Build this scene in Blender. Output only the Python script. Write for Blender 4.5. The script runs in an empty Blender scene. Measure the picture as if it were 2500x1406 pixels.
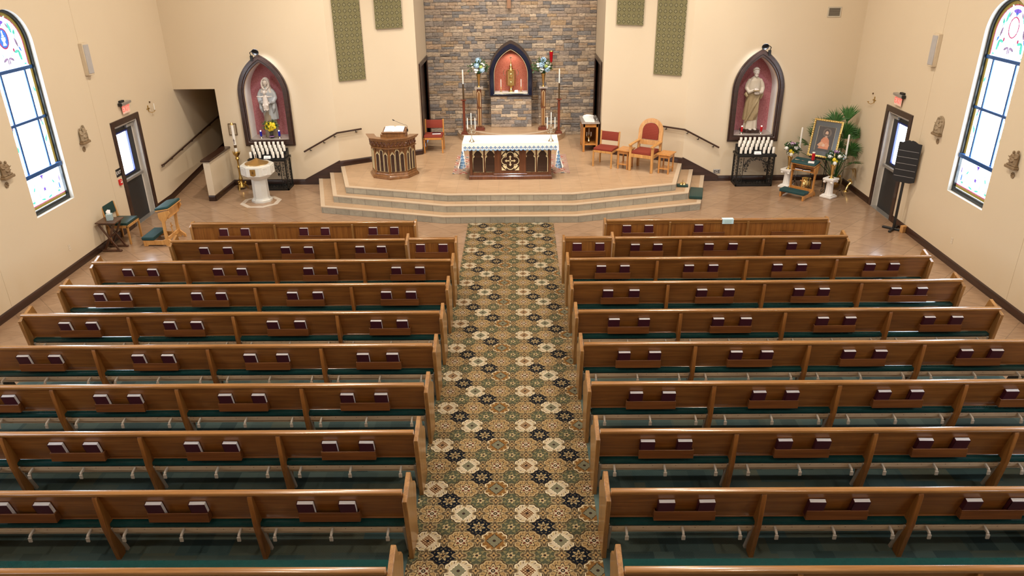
import bpy, bmesh, math, random
from mathutils import Vector, Matrix
from mathutils.geometry import tessellate_polygon
random.seed(7)
PI = math.pi
sc = bpy.context.scene
COL = sc.collection

# ------------------------------------------------------------------ camera, world, light
def setup_camera():
    f, pitch, yaw, roll = 1825.3, math.radians(24.449), math.radians(-0.672), math.radians(-0.694)
    cp, sp, cyw, syw = math.cos(pitch), math.sin(pitch), math.cos(yaw), math.sin(yaw)
    fwd = Vector((syw*cp, cyw*cp, -sp)); right = Vector((cyw, -syw, 0)); up = right.cross(fwd)
    r = right*math.cos(roll) + up*math.sin(roll); u = -right*math.sin(roll) + up*math.cos(roll)
    cd = bpy.data.cameras.new('camera'); cd.sensor_width = 36; cd.lens = f/2500*36
    cd.clip_start = .05; cd.clip_end = 200
    cam = bpy.data.objects.new('camera', cd); COL.objects.link(cam)
    m = Matrix((r, u, -fwd)).transposed().to_4x4(); m.translation = Vector((0, 0, 5.29))
    cam.matrix_world = m
    sc.camera = cam
setup_camera()
sc.view_settings.view_transform = 'Standard'; sc.view_settings.look = 'None'
sc.view_settings.gamma = 1; sc.view_settings.use_curve_mapping = False
sc.view_settings.exposure = 0.0
sc.cycles.use_denoising = True
sc.cycles.max_bounces = 8; sc.cycles.diffuse_bounces = 5; sc.cycles.glossy_bounces = 3
sc.cycles.transmission_bounces = 4; sc.cycles.caustics_reflective = False; sc.cycles.caustics_refractive = False
sc.cycles.sample_clamp_indirect = 6
W = bpy.data.worlds.new('world'); sc.world = W; W.use_nodes = True
W.node_tree.nodes['Background'].inputs[0].default_value = (.55, .7, 1, 1)
W.node_tree.nodes['Background'].inputs[1].default_value = .4

def area_light(loc, size, power, col, target=None, shape='DISK', spread=180):
    l = bpy.data.lights.new('ceiling_lamp', 'AREA'); l.shape = shape; l.size = size; l.energy = power
    l.color = col; l.spread = math.radians(spread)
    o = bpy.data.objects.new('ceiling_lamp', l); o.location = loc
    if target: o.rotation_euler = (Vector(target)-Vector(loc)).to_track_quat('-Z', 'Y').to_euler()
    COL.objects.link(o); return o
def spot_light(loc, target, power, col, angle=50, blend=.6, r=.05):
    l = bpy.data.lights.new('spot_lamp', 'SPOT'); l.energy = power; l.color = col
    l.spot_size = math.radians(angle); l.spot_blend = blend; l.shadow_soft_size = r
    o = bpy.data.objects.new('spot_lamp', l); o.location = loc
    o.rotation_euler = (Vector(target)-Vector(loc)).to_track_quat('-Z', 'Y').to_euler()
    COL.objects.link(o); return o
WARM = (1, .87, .70); NEUT = (1, .92, .82); COOL = (.93, .95, 1.0)
# nave ceiling lamps
for x in (-4.0, 3.6):
    for y, p in ((1.5, 95), (6.0, 140), (10.5, 220), (15.0, 250)):
        area_light((x, y, 7.7), .5, p, WARM)
for y, p in ((4.5, 80), (9.0, 120)):
    area_light((-.2, y, 7.9), .4, p, WARM)
# sanctuary spots on the beams in front of the altar
spot_light((-2.6, 14.0, 7.4), (-1.6, 18.2, .8), 720, NEUT, 60, .9, .12)
spot_light((2.2, 14.0, 7.4), (1.2, 18.2, .8), 720, NEUT, 60, .9, .12)
spot_light((-.2, 14.6, 7.5), (-.2, 17.2, 1.1), 520, COOL, 40, .9, .10)
spot_light((-1.3, 17.2, 7.2), (-1.0, 21.1, 3.0), 520, NEUT, 75, .9, .10)
spot_light((.9, 17.2, 7.2), (.6, 21.1, 3.0), 520, NEUT, 75, .9, .10)
spot_light((-4.4, 13.5, 7.4), (-3.8, 18.0, 2.2), 330, NEUT, 55, .9, .12)
spot_light((4.0, 13.5, 7.4), (3.4, 18.0, 2.2), 330, NEUT, 55, .9, .12)
# picture lamps over the two side niches and inside the tabernacle box
spot_light((-5.90, 17.35, 3.40), (-6.0, 18.25, 1.9), 58, (.88, .92, 1.0), 74, .9, .04)
spot_light((5.51, 17.35, 3.40), (5.62, 18.25, 1.9), 58, (.88, .92, 1.0), 74, .9, .04)
spot_light((-.2, 20.86, 2.80), (-.2, 20.98, 1.8), 16, (1, .86, .72), 120, .6, .02)

# ------------------------------------------------------------------ materials
class S:
    """a float socket that turns arithmetic into math nodes"""
    def __init__(s, nt, sock): s.nt, s.k = nt, sock
    def op(s, name, *a):
        n = s.nt.nodes.new('ShaderNodeMath'); n.operation = name
        for i, v in enumerate((s,)+a):
            if isinstance(v, S): s.nt.links.new(v.k, n.inputs[i])
            else: n.inputs[i].default_value = v
        return S(s.nt, n.outputs[0])
    def __add__(s, o): return s.op('ADD', o)
    __radd__ = __add__
    def __sub__(s, o): return s.op('SUBTRACT', o)
    def __rsub__(s, o): return (s*-1)+o
    def __mul__(s, o): return s.op('MULTIPLY', o)
    __rmul__ = __mul__
    def __truediv__(s, o): return s.op('DIVIDE', o)
    def lt(s, o): return s.op('LESS_THAN', o)
    def gt(s, o): return s.op('GREATER_THAN', o)
    def floor(s): return s.op('FLOOR')
    def round(s): return (s+.5).floor()
    def abs(s): return s.op('ABSOLUTE')
    def mod(s, m): return s.op('FLOORED_MODULO', m)
    def sin(s): return s.op('SINE')
    def cos(s): return s.op('COSINE')
    def sqrt(s): return s.op('SQRT')
    def mn(s, o): return s.op('MINIMUM', o)
    def mx(s, o): return s.op('MAXIMUM', o)
    def atan2(s, o): return s.op('ARCTAN2', o)
    def eq(s, v): return (s-v).abs().lt(.5)

class Mt:
    def __init__(s, name, rough=.6, metal=0, spec=None, coat=0):
        s.m = bpy.data.materials.new(name); s.m.use_nodes = True; s.nt = s.m.node_tree
        s.b = s.nt.nodes['Principled BSDF']; s.b.inputs['Roughness'].default_value = rough
        s.b.inputs['Metallic'].default_value = metal
        if spec is not None: s.b.inputs['Specular IOR Level'].default_value = spec
        if coat: s.b.inputs['Coat Weight'].default_value = coat; s.b.inputs['Coat Roughness'].default_value = .12
    def N(s, t, **k):
        n = s.nt.nodes.new(t)
        for a, v in k.items():
            if a.startswith('i_'): n.inputs[a[2:].replace('_', ' ')].default_value = v
            else: setattr(n, a, v)
        return n
    def L(s, a, b): s.nt.links.new(a, b)
    def coord(s, kind='Object', scale=(1, 1, 1), rot=(0, 0, 0), jitter=False):
        tc = s.N('ShaderNodeTexCoord'); mp = s.N('ShaderNodeMapping'); src = tc.outputs[kind]
        if kind == 'World': pass
        if jitter:
            oi = s.N('ShaderNodeObjectInfo'); ml = s.N('ShaderNodeVectorMath', operation='MULTIPLY')
            ml.inputs[0].default_value = (37, 23, 11); s.L(oi.outputs['Random'], ml.inputs[1])
            ad = s.N('ShaderNodeVectorMath', operation='ADD'); s.L(src, ad.inputs[0]); s.L(ml.outputs[0], ad.inputs[1]); src = ad.outputs[0]
        mp.inputs['Scale'].default_value = scale; mp.inputs['Rotation'].default_value = rot
        s.L(src, mp.inputs['Vector']); return mp.outputs[0]
    def noise(s, vec, scale=5, detail=4, rough=.55, dist=0):
        n = s.N('ShaderNodeTexNoise'); n.inputs['Scale'].default_value = scale; n.inputs['Detail'].default_value = detail
        n.inputs['Roughness'].default_value = rough; n.inputs['Distortion'].default_value = dist
        if vec: s.L(vec, n.inputs['Vector'])
        return n.outputs['Fac']
    def ramp(s, fac, stops):
        r = s.N('ShaderNodeValToRGB'); e = r.color_ramp.elements
        while len(e) < len(stops): e.new(.5)
        for k, (p, c) in zip(e, stops): k.position = p; k.color = (*c, 1)
        s.L(fac, r.inputs[0]); return r.outputs[0]
    def mix(s, fac, a, b):
        n = s.N('ShaderNodeMix', data_type='RGBA')
        if isinstance(fac, S): fac = fac.k
        if hasattr(fac, 'links') or hasattr(fac, 'node'): s.L(fac, n.inputs[0])
        else: n.inputs[0].default_value = fac
        for i, v in ((6, a), (7, b)):
            if isinstance(v, tuple): n.inputs[i].default_value = (*v, 1)
            else: s.L(v, n.inputs[i])
        return n.outputs[2]
    def col(s, c):
        if isinstance(c, tuple): s.b.inputs['Base Color'].default_value = (*c, 1)
        else: s.L(c, s.b.inputs['Base Color'])
    def bump(s, h, strength=.3, dist=.01):
        b = s.N('ShaderNodeBump'); b.inputs['Strength'].default_value = strength; b.inputs['Distance'].default_value = dist
        s.L(h, b.inputs['Height']); s.L(b.outputs[0], s.b.inputs['Normal'])

def plain(name, c, rough=.6, metal=0, var=.12, scale=8, coat=0, bump=0, spec=None):
    m = Mt(name, rough, metal, spec, coat)
    n = m.noise(m.coord('Object'), scale)
    m.col(m.mix(n, tuple(x*(1-var) for x in c), tuple(min(1, x*(1+var)) for x in c)))
    if bump: m.bump(m.noise(m.coord('Object'), scale*12), bump, .004)
    return m.m
def wood(name, dark, mid, light, grain='x', rough=.38, coat=.25, fine=1.0):
    m = Mt(name, rough, coat=coat)
    g = {'x': (.9, 14, 14), 'y': (14, .9, 14), 'z': (14, 14, .9)}[grain]
    v = m.coord('Object', tuple(a*fine for a in g), jitter=True)
    n1 = m.noise(v, 1.3, 5, .65, .4); 
    g2 = {'x': (2, 90, 90), 'y': (90, 2, 90), 'z': (90, 90, 2)}[grain]
    n2 = m.noise(m.coord('Object', tuple(a*fine for a in g2), jitter=True), 1, 3, .6)
    c = m.ramp(n1, [(.28, dark), (.5, mid), (.74, light)])
    c2 = m.ramp(n2, [(.35, (.78, .74, .7)), (.6, (1.08, 1.06, 1.04))])
    mm = m.N('ShaderNodeMix', data_type='RGBA', blend_type='MULTIPLY'); mm.inputs[0].default_value = .8
    m.L(c, mm.inputs[6]); m.L(c2, mm.inputs[7]); m.col(mm.outputs[2])
    m.bump(n2, .08, .002)
    return m.m
def emit(name, c, st, vary=0):
    m = Mt(name, .3); m.b.inputs['Base Color'].default_value = (*[x*.3 for x in c], 1)
    m.b.inputs['Emission Color'].default_value = (*c, 1); m.b.inputs['Emission Strength'].default_value = st
    return m.m

OAK = wood('oak', (.17, .056, .010), (.245, .090, .017), (.325, .132, .029), 'x')
OAKZ = wood('oak_upright', (.18, .060, .011), (.26, .098, .019), (.345, .145, .033), 'z')
OAKE = wood('oak_end', (.19, .083, .022), (.29, .138, .038), (.39, .195, .060), 'z', .34, .35, fine=.8)
OAKTOP = wood('oak_rail', (.20, .082, .018), (.275, .120, .030), (.35, .165, .048), 'x', .26, .9)
RACK = wood('oak_rack', (.105, .033, .008), (.16, .053, .012), (.22, .080, .019), 'x', .4, .2)
LOAK = wood('light_oak', (.42, .20, .055), (.54, .28, .085), (.64, .36, .13), 'z', .4, .2)
HOAK = wood('honey_oak', (.40, .16, .035), (.52, .23, .055), (.62, .30, .085), 'z', .35, .3)
DWOOD = wood('walnut', (.017, .006, .004), (.030, .011, .007), (.052, .020, .012), 'x', .35, .35)
MWOOD = wood('mahogany', (.075, .022, .010), (.12, .040, .016), (.18, .065, .027), 'z', .35, .35)
AWOOD = wood('ambo_oak', (.12, .050, .016), (.19, .083, .027), (.27, .125, .044), 'z', .35, .35)
RWOOD = wood('red_mahogany', (.10, .018, .008), (.15, .030, .013), (.20, .048, .022), 'z', .35, .35)
TABLEW = wood('dark_oak', (.045, .018, .009), (.075, .030, .015), (.12, .050, .026), 'z', .35, .3)
KTAN = plain('kneeler_tan', (.50, .36, .23), .5)
KGREY = plain('kneeler_bracket', (.42, .35, .28), .5)
GREENV = plain('green_vinyl', (.007, .042, .040), .42, var=.2)
GREENF = plain('green_fabric', (.008, .045, .043), .14, var=.25, scale=30)
TEALF = plain('teal_fabric', (.008, .060, .065), .75, var=.2, scale=30)
WHITE = plain('white_wax', (.82, .80, .75), .45, var=.03)
PAPER = plain('white_paper', (.86, .85, .86), .7, var=.03)
MAROON = plain('maroon_cover', (.055, .006, .014), .45, var=.2)
GOLD = plain('gold', (.82, .60, .25), .22, 1, .05)
DGOLD = plain('antique_gold', (.55, .37, .12), .3, 1, .15)
GILT = plain('gilt_paint', (.78, .66, .40), .35, 0, .06)
SILVER = plain('silver', (.62, .58, .50), .25, 1, .1)
BRONZE = plain('bronze', (.16, .10, .05), .4, .8, .2)
BLACKI = plain('black_iron', (.012, .011, .010), .45, .3)
BLACKP = plain('black_paint', (.008, .008, .009), .5)
MARBLE = plain('white_marble', (.66, .665, .64), .22, var=.10, scale=6)
PLASTER = plain('white_plaster', (.82, .80, .78), .5, var=.04)
GREYM = plain('grey_metal', (.40, .39, .38), .35, .6)
GRANITE = plain('granite_top', (.33, .29, .26), .25, var=.45, scale=60)
BLUEG = plain('blue_glass', (.008, .012, .32), .2, var=.2)
REDG = plain('red_glass', (.42, .006, .012), .2, var=.2)
LEAF = plain('leaf', (.030, .085, .022), .5, var=.5, scale=20)
LEAF2 = plain('palm_leaf', (.040, .135, .030), .45, var=.55, scale=12)
DRYL = plain('dry_leaf', (.32, .20, .07), .6, var=.3)
FWHITE = plain('petal_white', (.85, .86, .84), .6, var=.04)
FBLUE = plain('petal_blue', (.40, .60, .82), .6, var=.2)
FYEL = plain('petal_yellow', (.85, .66, .03), .55, var=.12)
FPURP = plain('petal_purple', (.30, .14, .34), .6, var=.2)
FGREEN = plain('petal_green', (.55, .70, .20), .6, var=.1)
CHROME = plain('chrome', (.8, .8, .8), .12, 1, .02)
GLASS = Mt('clear_glass', .05); GLASS.b.inputs['Transmission Weight'].default_value = 1; GLASS.b.inputs['IOR'].default_value = 1.3
GLASS = GLASS.m
FLAME = emit('flame', (1, .75, .45), 14)
TANBOX = plain('tan_block', (.50, .26, .09), .6)

def m_wall():
    m = Mt('cream_paint', .75)
    n = m.noise(m.coord('Object'), .8, 3)
    m.col(m.mix(n, (.62, .522, .388), (.66, .56, .42)))
    m.bump(m.noise(m.coord('Object'), 160, 2), .05, .002); return m.m
WALL = m_wall()
CEIL = plain('ceiling_paint', (.70, .62, .50), .8, var=.03)
WREV = plain('white_reveal', (.66, .63, .57), .6, var=.03)

def m_tile(name, c1, c2, grout, size, rot, axis='xy', rough=.28, streak=True, g=.006):
    m = Mt(name, rough)
    rot3 = (0, 0, rot) if axis == 'xy' else (PI/2, 0, 0)
    v = m.coord('Object', (1, 1, 1), rot3)
    b = m.N('ShaderNodeTexBrick'); b.offset = 0; b.squash = 1
    b.inputs['Color1'].default_value = (*c1, 1); b.inputs['Color2'].default_value = (*c2, 1); b.inputs['Mortar'].default_value = (*grout, 1)
    b.inputs['Scale'].default_value = 1; b.inputs['Mortar Size'].default_value = g; b.inputs['Mortar Smooth'].default_value = .3
    b.inputs['Brick Width'].default_value = size; b.inputs['Row Height'].default_value = size; b.inputs['Bias'].default_value = 0
    m.L(v, b.inputs['Vector'])
    n = m.noise(m.coord('Object', (1.2, 4, 1) if streak else (3, 3, 3), rot3), 2.4, 6, .65, .8)
    st = m.ramp(n, [(.3, (.82, .80, .78)), (.55, (1, 1, 1)), (.75, (1.10, 1.09, 1.06))])
    mm = m.N('ShaderNodeMix', data_type='RGBA', blend_type='MULTIPLY'); mm.inputs[0].default_value = 1
    m.L(b.outputs['Color'], mm.inputs[6]); m.L(st, mm.inputs[7]); m.col(mm.outputs[2])
    return m.m
FLOORT = m_tile('floor_tile', (.32, .205, .130), (.36, .235, .150), (.23, .155, .10), .46, PI/4, rough=.17)
PLATT = m_tile('platform_tile', (.44, .295, .180), (.48, .325, .20), (.38, .26, .165), .46, 0, rough=.32)
RISER = m_tile('riser_tile', (.30, .28, .225), (.37, .345, .28), (.19, .17, .14), .31, 0, 'xz', .4, False)
NOSE = plain('nosing_tile', (.53, .42, .31), .4, var=.10, scale=4)

def m_stone():
    m = Mt('ledge_stone', .8)
    a = m.N('ShaderNodeVertexColor', layer_name='Col')
    n = m.noise(m.coord('Object', (1, 1, 2.2)), 16, 6, .65)
    c = m.ramp(n, [(.28, (.45, .43, .42)), (.5, (.95, .95, .95)), (.75, (1.35, 1.3, 1.22))])
    mm = m.N('ShaderNodeMix', data_type='RGBA', blend_type='MULTIPLY'); mm.inputs[0].default_value = 1
    m.L(a.outputs[0], mm.inputs[6]); m.L(c, mm.inputs[7]); m.col(mm.outputs[2])
    m.bump(m.noise(m.coord('Object', (1, 1, 1.6)), 30, 6, .6), .55, .02); return m.m
STONE = m_stone()

def m_aisle():
    m = Mt('patterned_carpet', .95, spec=.1)
    tc = m.N('ShaderNodeTexCoord'); sp = m.N('ShaderNodeSeparateXYZ'); m.L(tc.outputs['Object'], sp.inputs[0])
    # slight weave waviness
    X = S(m.nt, sp.outputs[0]); Y = S(m.nt, sp.outputs[1])
    u = (X+.921)/.3255; v = (Y-5.64)/.388
    i = u.round(); j = v.round(); fu = u-i; fv = v-j
    main = (fu.abs()+fv.abs()).lt(.5)
    I = u.floor(); J = v.floor(); gu = u-I-.5; gv = v-J-.5
    px = fu*.3255; py = fv*.388
    r = (px*px+py*py).sqrt()/.163; th = py.atan2(px)
    gr = ((gu*.3255)*(gu*.3255)+(gv*.388)*(gv*.388)).sqrt()/.163; gth = (gv*.388).atan2(gu*.3255)
    tan, cream, rust = (.32, .215, .10), (.46, .39, .285), (.20, .098, .028)
    navy, green, dark, brown = (.005, .007, .013), (.066, .072, .047), (.030, .018, .014), (.11, .035, .02)
    olive = (.17, .15, .075); pale = (.40, .31, .17); grey = (.15, .15, .12)
    k = (i+j.mod(2)*0).mod(6)
    par = (i+j).mod(2)                       # 1 = tan medallion
    isA = j.mod(2).lt(.5)
    # type: even rows 0 cream-dark 2 rust 4 cream-grey ; odd rows 1 cream-grey 3 cream-dark 5 rust
    rustm = (k.eq(2)*isA+k.eq(5)*(1-isA)).mn(1)
    cdark = (k.eq(0)*isA+k.eq(3)*(1-isA)).mn(1)
    # background of the interstitial diamonds
    nav = (I.mod(6).eq(0)+I.mod(6).eq(4))*J.mod(2).gt(.5)+(I.mod(6).eq(1)+I.mod(6).eq(3))*J.mod(2).lt(.5)
    nav = nav.mn(1)
    gd = gu.abs()*1.05+gv.abs()*.98
    jag = (gth*16).cos()*.03+.37+nav*.10
    filln = m.ramp(m.noise(m.coord('Object'), 42, 2, .5, 1.2), [(.38, (.05, .040, .022)), (.47, (.13, .115, .055)), (.60, (.28, .21, .11))])
    c = m.mix(nav, green, navy)
    c = m.mix(gd.gt(jag), c, filln)
    # leafy crest in the diamonds
    crest = (gr.lt((gth*7+1.57).cos()*.13-nav*.12+.42))*(gr.gt((gth*7+1.57).cos()*.10-nav*.10+.27))
    crest2 = gr.lt((gth*5).cos()*.06+.20-nav*.05)
    c = m.mix(crest, c, m.mix(nav, olive, pale)); c = m.mix(crest2, c, m.mix(nav, pale, tan)); c = m.mix(gr.lt(.09), c, dark)
    ringd = (gr*26).sin().gt(.72)*gr.lt(.62)*gr.gt(.16)*(gth*14).cos().gt(0)
    c = m.mix(ringd, c, m.mix(nav, (.05, .05, .03), (.14, .11, .06)))
    # main medallions: scalloped disc
    lobt = (th*12).cos()*.035+.885
    dia = (fu.abs()+fv.abs()*1.02)
    base = m.mix(par, m.mix(rustm, cream, rust), tan)
    inside = r.lt(lobt)
    c = m.mix(inside, c, base)
    # tan: star centre
    st = (th*8).cos()
    ct = m.mix(r.lt(st*.12+.52), base, dark); ct = m.mix(r.lt(st*.10+.44), ct, pale); ct = m.mix(r.lt(st*.07+.32), ct, brown)
    ct = m.mix(r.lt((th*4).cos()*.06+.23), ct, cream); ct = m.mix(r.lt(.13), ct, dark); ct = m.mix(r.lt(.05), ct, pale)
    # cream / rust: diamond centre with lattice
    dd = dia.lt((th*12).cos()*.012+.235)
    lat = ((px*190).sin()*(py*190).sin()).gt(.05)
    dcol = m.mix(cdark, grey, brown); dcol = m.mix(lat, dcol, m.mix(cdark, olive, pale))
    cc = m.mix((dia.lt(.262)), base, m.mix(rustm, (.62, .55, .40), dark)); cc = m.mix(dd, cc, dcol); cc = m.mix(r.lt(.10), cc, dark)
    cen = m.mix(par, cc, ct)
    c = m.mix(inside*r.lt(.60), c, cen)
    # scroll rim: paired curls around each medallion
    rim = (r.gt(.60)*r.lt((th*12).cos()*.035+.84))
    curl = (th*12+r*9).sin()
    c = m.mix(rim*curl.gt(.55), c, m.mix(par, pale, (.24, .15, .065)))
    c = m.mix(rim*curl.lt(-.86), c, (.10, .06, .03))
    edge = (r-lobt).abs().lt(.035)
    c = m.mix(edge, c, (.045, .03, .018)); edge2 = (r-lobt+.085).abs().lt(.03)
    c = m.mix(edge2, c, m.mix(par, (.62, .55, .40), pale))
    # little curls on the joints
    qx = (u*2).round(); qy = (v*2).round(); hx = (u*2-qx); hy = (v*2-qy)
    odd = (qx+qy).mod(2).gt(.5)
    hr = (hx*hx+hy*hy).sqrt(); hth = hy.atan2(hx)
    c = m.mix(odd*hr.lt((hth*4).cos()*.10+.36), c, (.27, .20, .11)); c = m.mix(odd*hr.lt((hth*4).cos()*.10+.29), c, (.085, .06, .035))
    c = m.mix(odd*hr.lt((hth*4).cos()*.05+.17), c, tan); c = m.mix(odd*hr.lt(.07), c, dark)
    n = m.noise(m.coord('Object'), 240, 2)
    mm = m.N('ShaderNodeMix', data_type='RGBA', blend_type='MULTIPLY'); mm.inputs[0].default_value = .7
    m.L(c, mm.inputs[6]); m.L(m.ramp(n, [(.3, (.50, .50, .50)), (.7, (1.12, 1.10, 1.08))]), mm.inputs[7]); m.col(mm.outputs[2])
    m.bump(n, .3, .004); return m.m
AISLE = m_aisle()

def m_pewcarpet():
    m = Mt('carpet_tile', .95, spec=.1)
    v = m.coord('Object')
    def bricks(w, h, off, c1, c2, rot=0):
        b = m.N('ShaderNodeTexBrick'); b.offset = off; b.offset_frequency = 2
        b.inputs['Color1'].default_value = (*c1, 1); b.inputs['Color2'].default_value = (*c2, 1); b.inputs['Mortar'].default_value = (*c1, 1)
        b.inputs['Scale'].default_value = 1; b.inputs['Mortar Size'].default_value = 0; b.inputs['Bias'].default_value = -.1
        b.inputs['Brick Width'].default_value = w; b.inputs['Row Height'].default_value = h
        m.L(m.coord('Object', rot=(0, 0, rot)), b.inputs['Vector']); return b.outputs['Color']
    a = bricks(.19, .61, .37, (.040, .068, .072), (.105, .150, .138))
    b2 = bricks(.52, .21, .43, (.125, .130, .090), (.045, .095, .105))
    sel = bricks(.61, .61, 0, (0, 0, 0), (1, 1, 1))
    c = m.mix(sel, a, b2)
    w = m.N('ShaderNodeTexWave'); w.inputs['Scale'].default_value = 38; w.inputs['Distortion'].default_value = 2; m.L(v, w.inputs['Vector'])
    mm = m.N('ShaderNodeMix', data_type='RGBA', blend_type='MULTIPLY'); mm.inputs[0].default_value = .6
    m.L(c, mm.inputs[6]); m.L(m.ramp(w.outputs['Fac'], [(0, (.6, .6, .6)), (1, (1.4, 1.4, 1.4))]), mm.inputs[7]); m.col(mm.outputs[2]); return m.m
PEWC = m_pewcarpet()

def m_damask(name, c1, c2, scale=26):
    m = Mt(name, .7); v = m.noise(m.coord('Object'), scale, 2, .5, 2.5)
    m.col(m.ramp(v, [(.44, c1), (.52, c2)])); return m.m
DAMASK = m_damask('niche_damask', (.34, .10, .12), (.44, .17, .19))
DAMASK2 = m_damask('tabernacle_damask', (.38, .085, .05), (.46, .14, .085))
def m_redfab():
    m = Mt('red_upholstery', .8)
    tc = m.N('ShaderNodeTexCoord'); sp = m.N('ShaderNodeSeparateXYZ'); m.L(tc.outputs['Object'], sp.inputs[0])
    X, Y, Z = (S(m.nt, sp.outputs[q]) for q in range(3)); a = X; b = Y+Z
    p = ((a*150).sin()*((b+((a*47).floor()).mod(2)*.012)*150).sin()).gt(.55)
    m.col(m.mix(p, (.20, .020, .010), (.30, .075, .035))); return m.m
REDF = m_redfab()
def m_banner():
    m = Mt('banner_brocade', .8)
    tc = m.N('ShaderNodeTexCoord'); sp = m.N('ShaderNodeSeparateXYZ'); m.L(tc.outputs['Object'], sp.inputs[0])
    X = S(m.nt, sp.outputs[0]); Z = S(m.nt, sp.outputs[2])
    u = X/.124+.25; v = Z/.134+.45; fu = (u-u.round()); fv = (v-v.round()); d = fu.abs()+fv.abs()
    base = m.ramp(m.noise(m.coord('Object'), 90, 3), [(.35, (.13, .115, .050)), (.65, (.20, .18, .085))])
    c = m.mix((d.gt(.34)*d.lt(.40)), base, (.025, .022, .010))
    c = m.mix(d.lt(.34), c, (.085, .08, .032))
    cr = (fu.abs().lt(.045)*fv.abs().lt(.22)+fv.abs().lt(.045)*fu.abs().lt(.22)).mn(1)
    c = m.mix(cr, c, (.27, .25, .145))
    for a, b in ((.19, 0), (-.19, 0), (0, .19), (0, -.19)):
        q = ((fu-a)*(fu-a)+(fv-b)*(fv-b)).lt(.005); c = m.mix(q, c, (.27, .25, .145))
    m.col(c); return m.m
BANNER = m_banner()
def m_rug():
    m = Mt('altar_rug', .95, spec=.1)
    tc = m.N('ShaderNodeTexCoord'); sp = m.N('ShaderNodeSeparateXYZ'); m.L(tc.outputs['Object'], sp.inputs[0])
    X = S(m.nt, sp.outputs[0]); Y = S(m.nt, sp.outputs[1])
    u = X/.26; v = Y/.30; fu = u-u.round(); fv = v-v.round(); d = fu.abs()+fv.abs()
    th = fv.atan2(fu); r = (fu*fu+fv*fv).sqrt(); par = (u.round()+v.round()).mod(2)
    n = m.noise(m.coord('Object'), 22, 3, .6, 3)
    c = m.ramp(n, [(.38, (.52, .40, .30)), (.47, (.34, .08, .07)), (.53, (.55, .44, .33)), (.6, (.12, .13, .13))])
    c = m.mix(d.lt((th*8).cos()*.03+.36), c, m.mix(par, (.50, .42, .33), (.38, .07, .06)))
    c = m.mix(r.lt((th*6).cos()*.04+.16), c, m.mix(par, (.12, .13, .15), (.60, .52, .40)))
    m.col(c); return m.m
RUG = m_rug()

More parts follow.
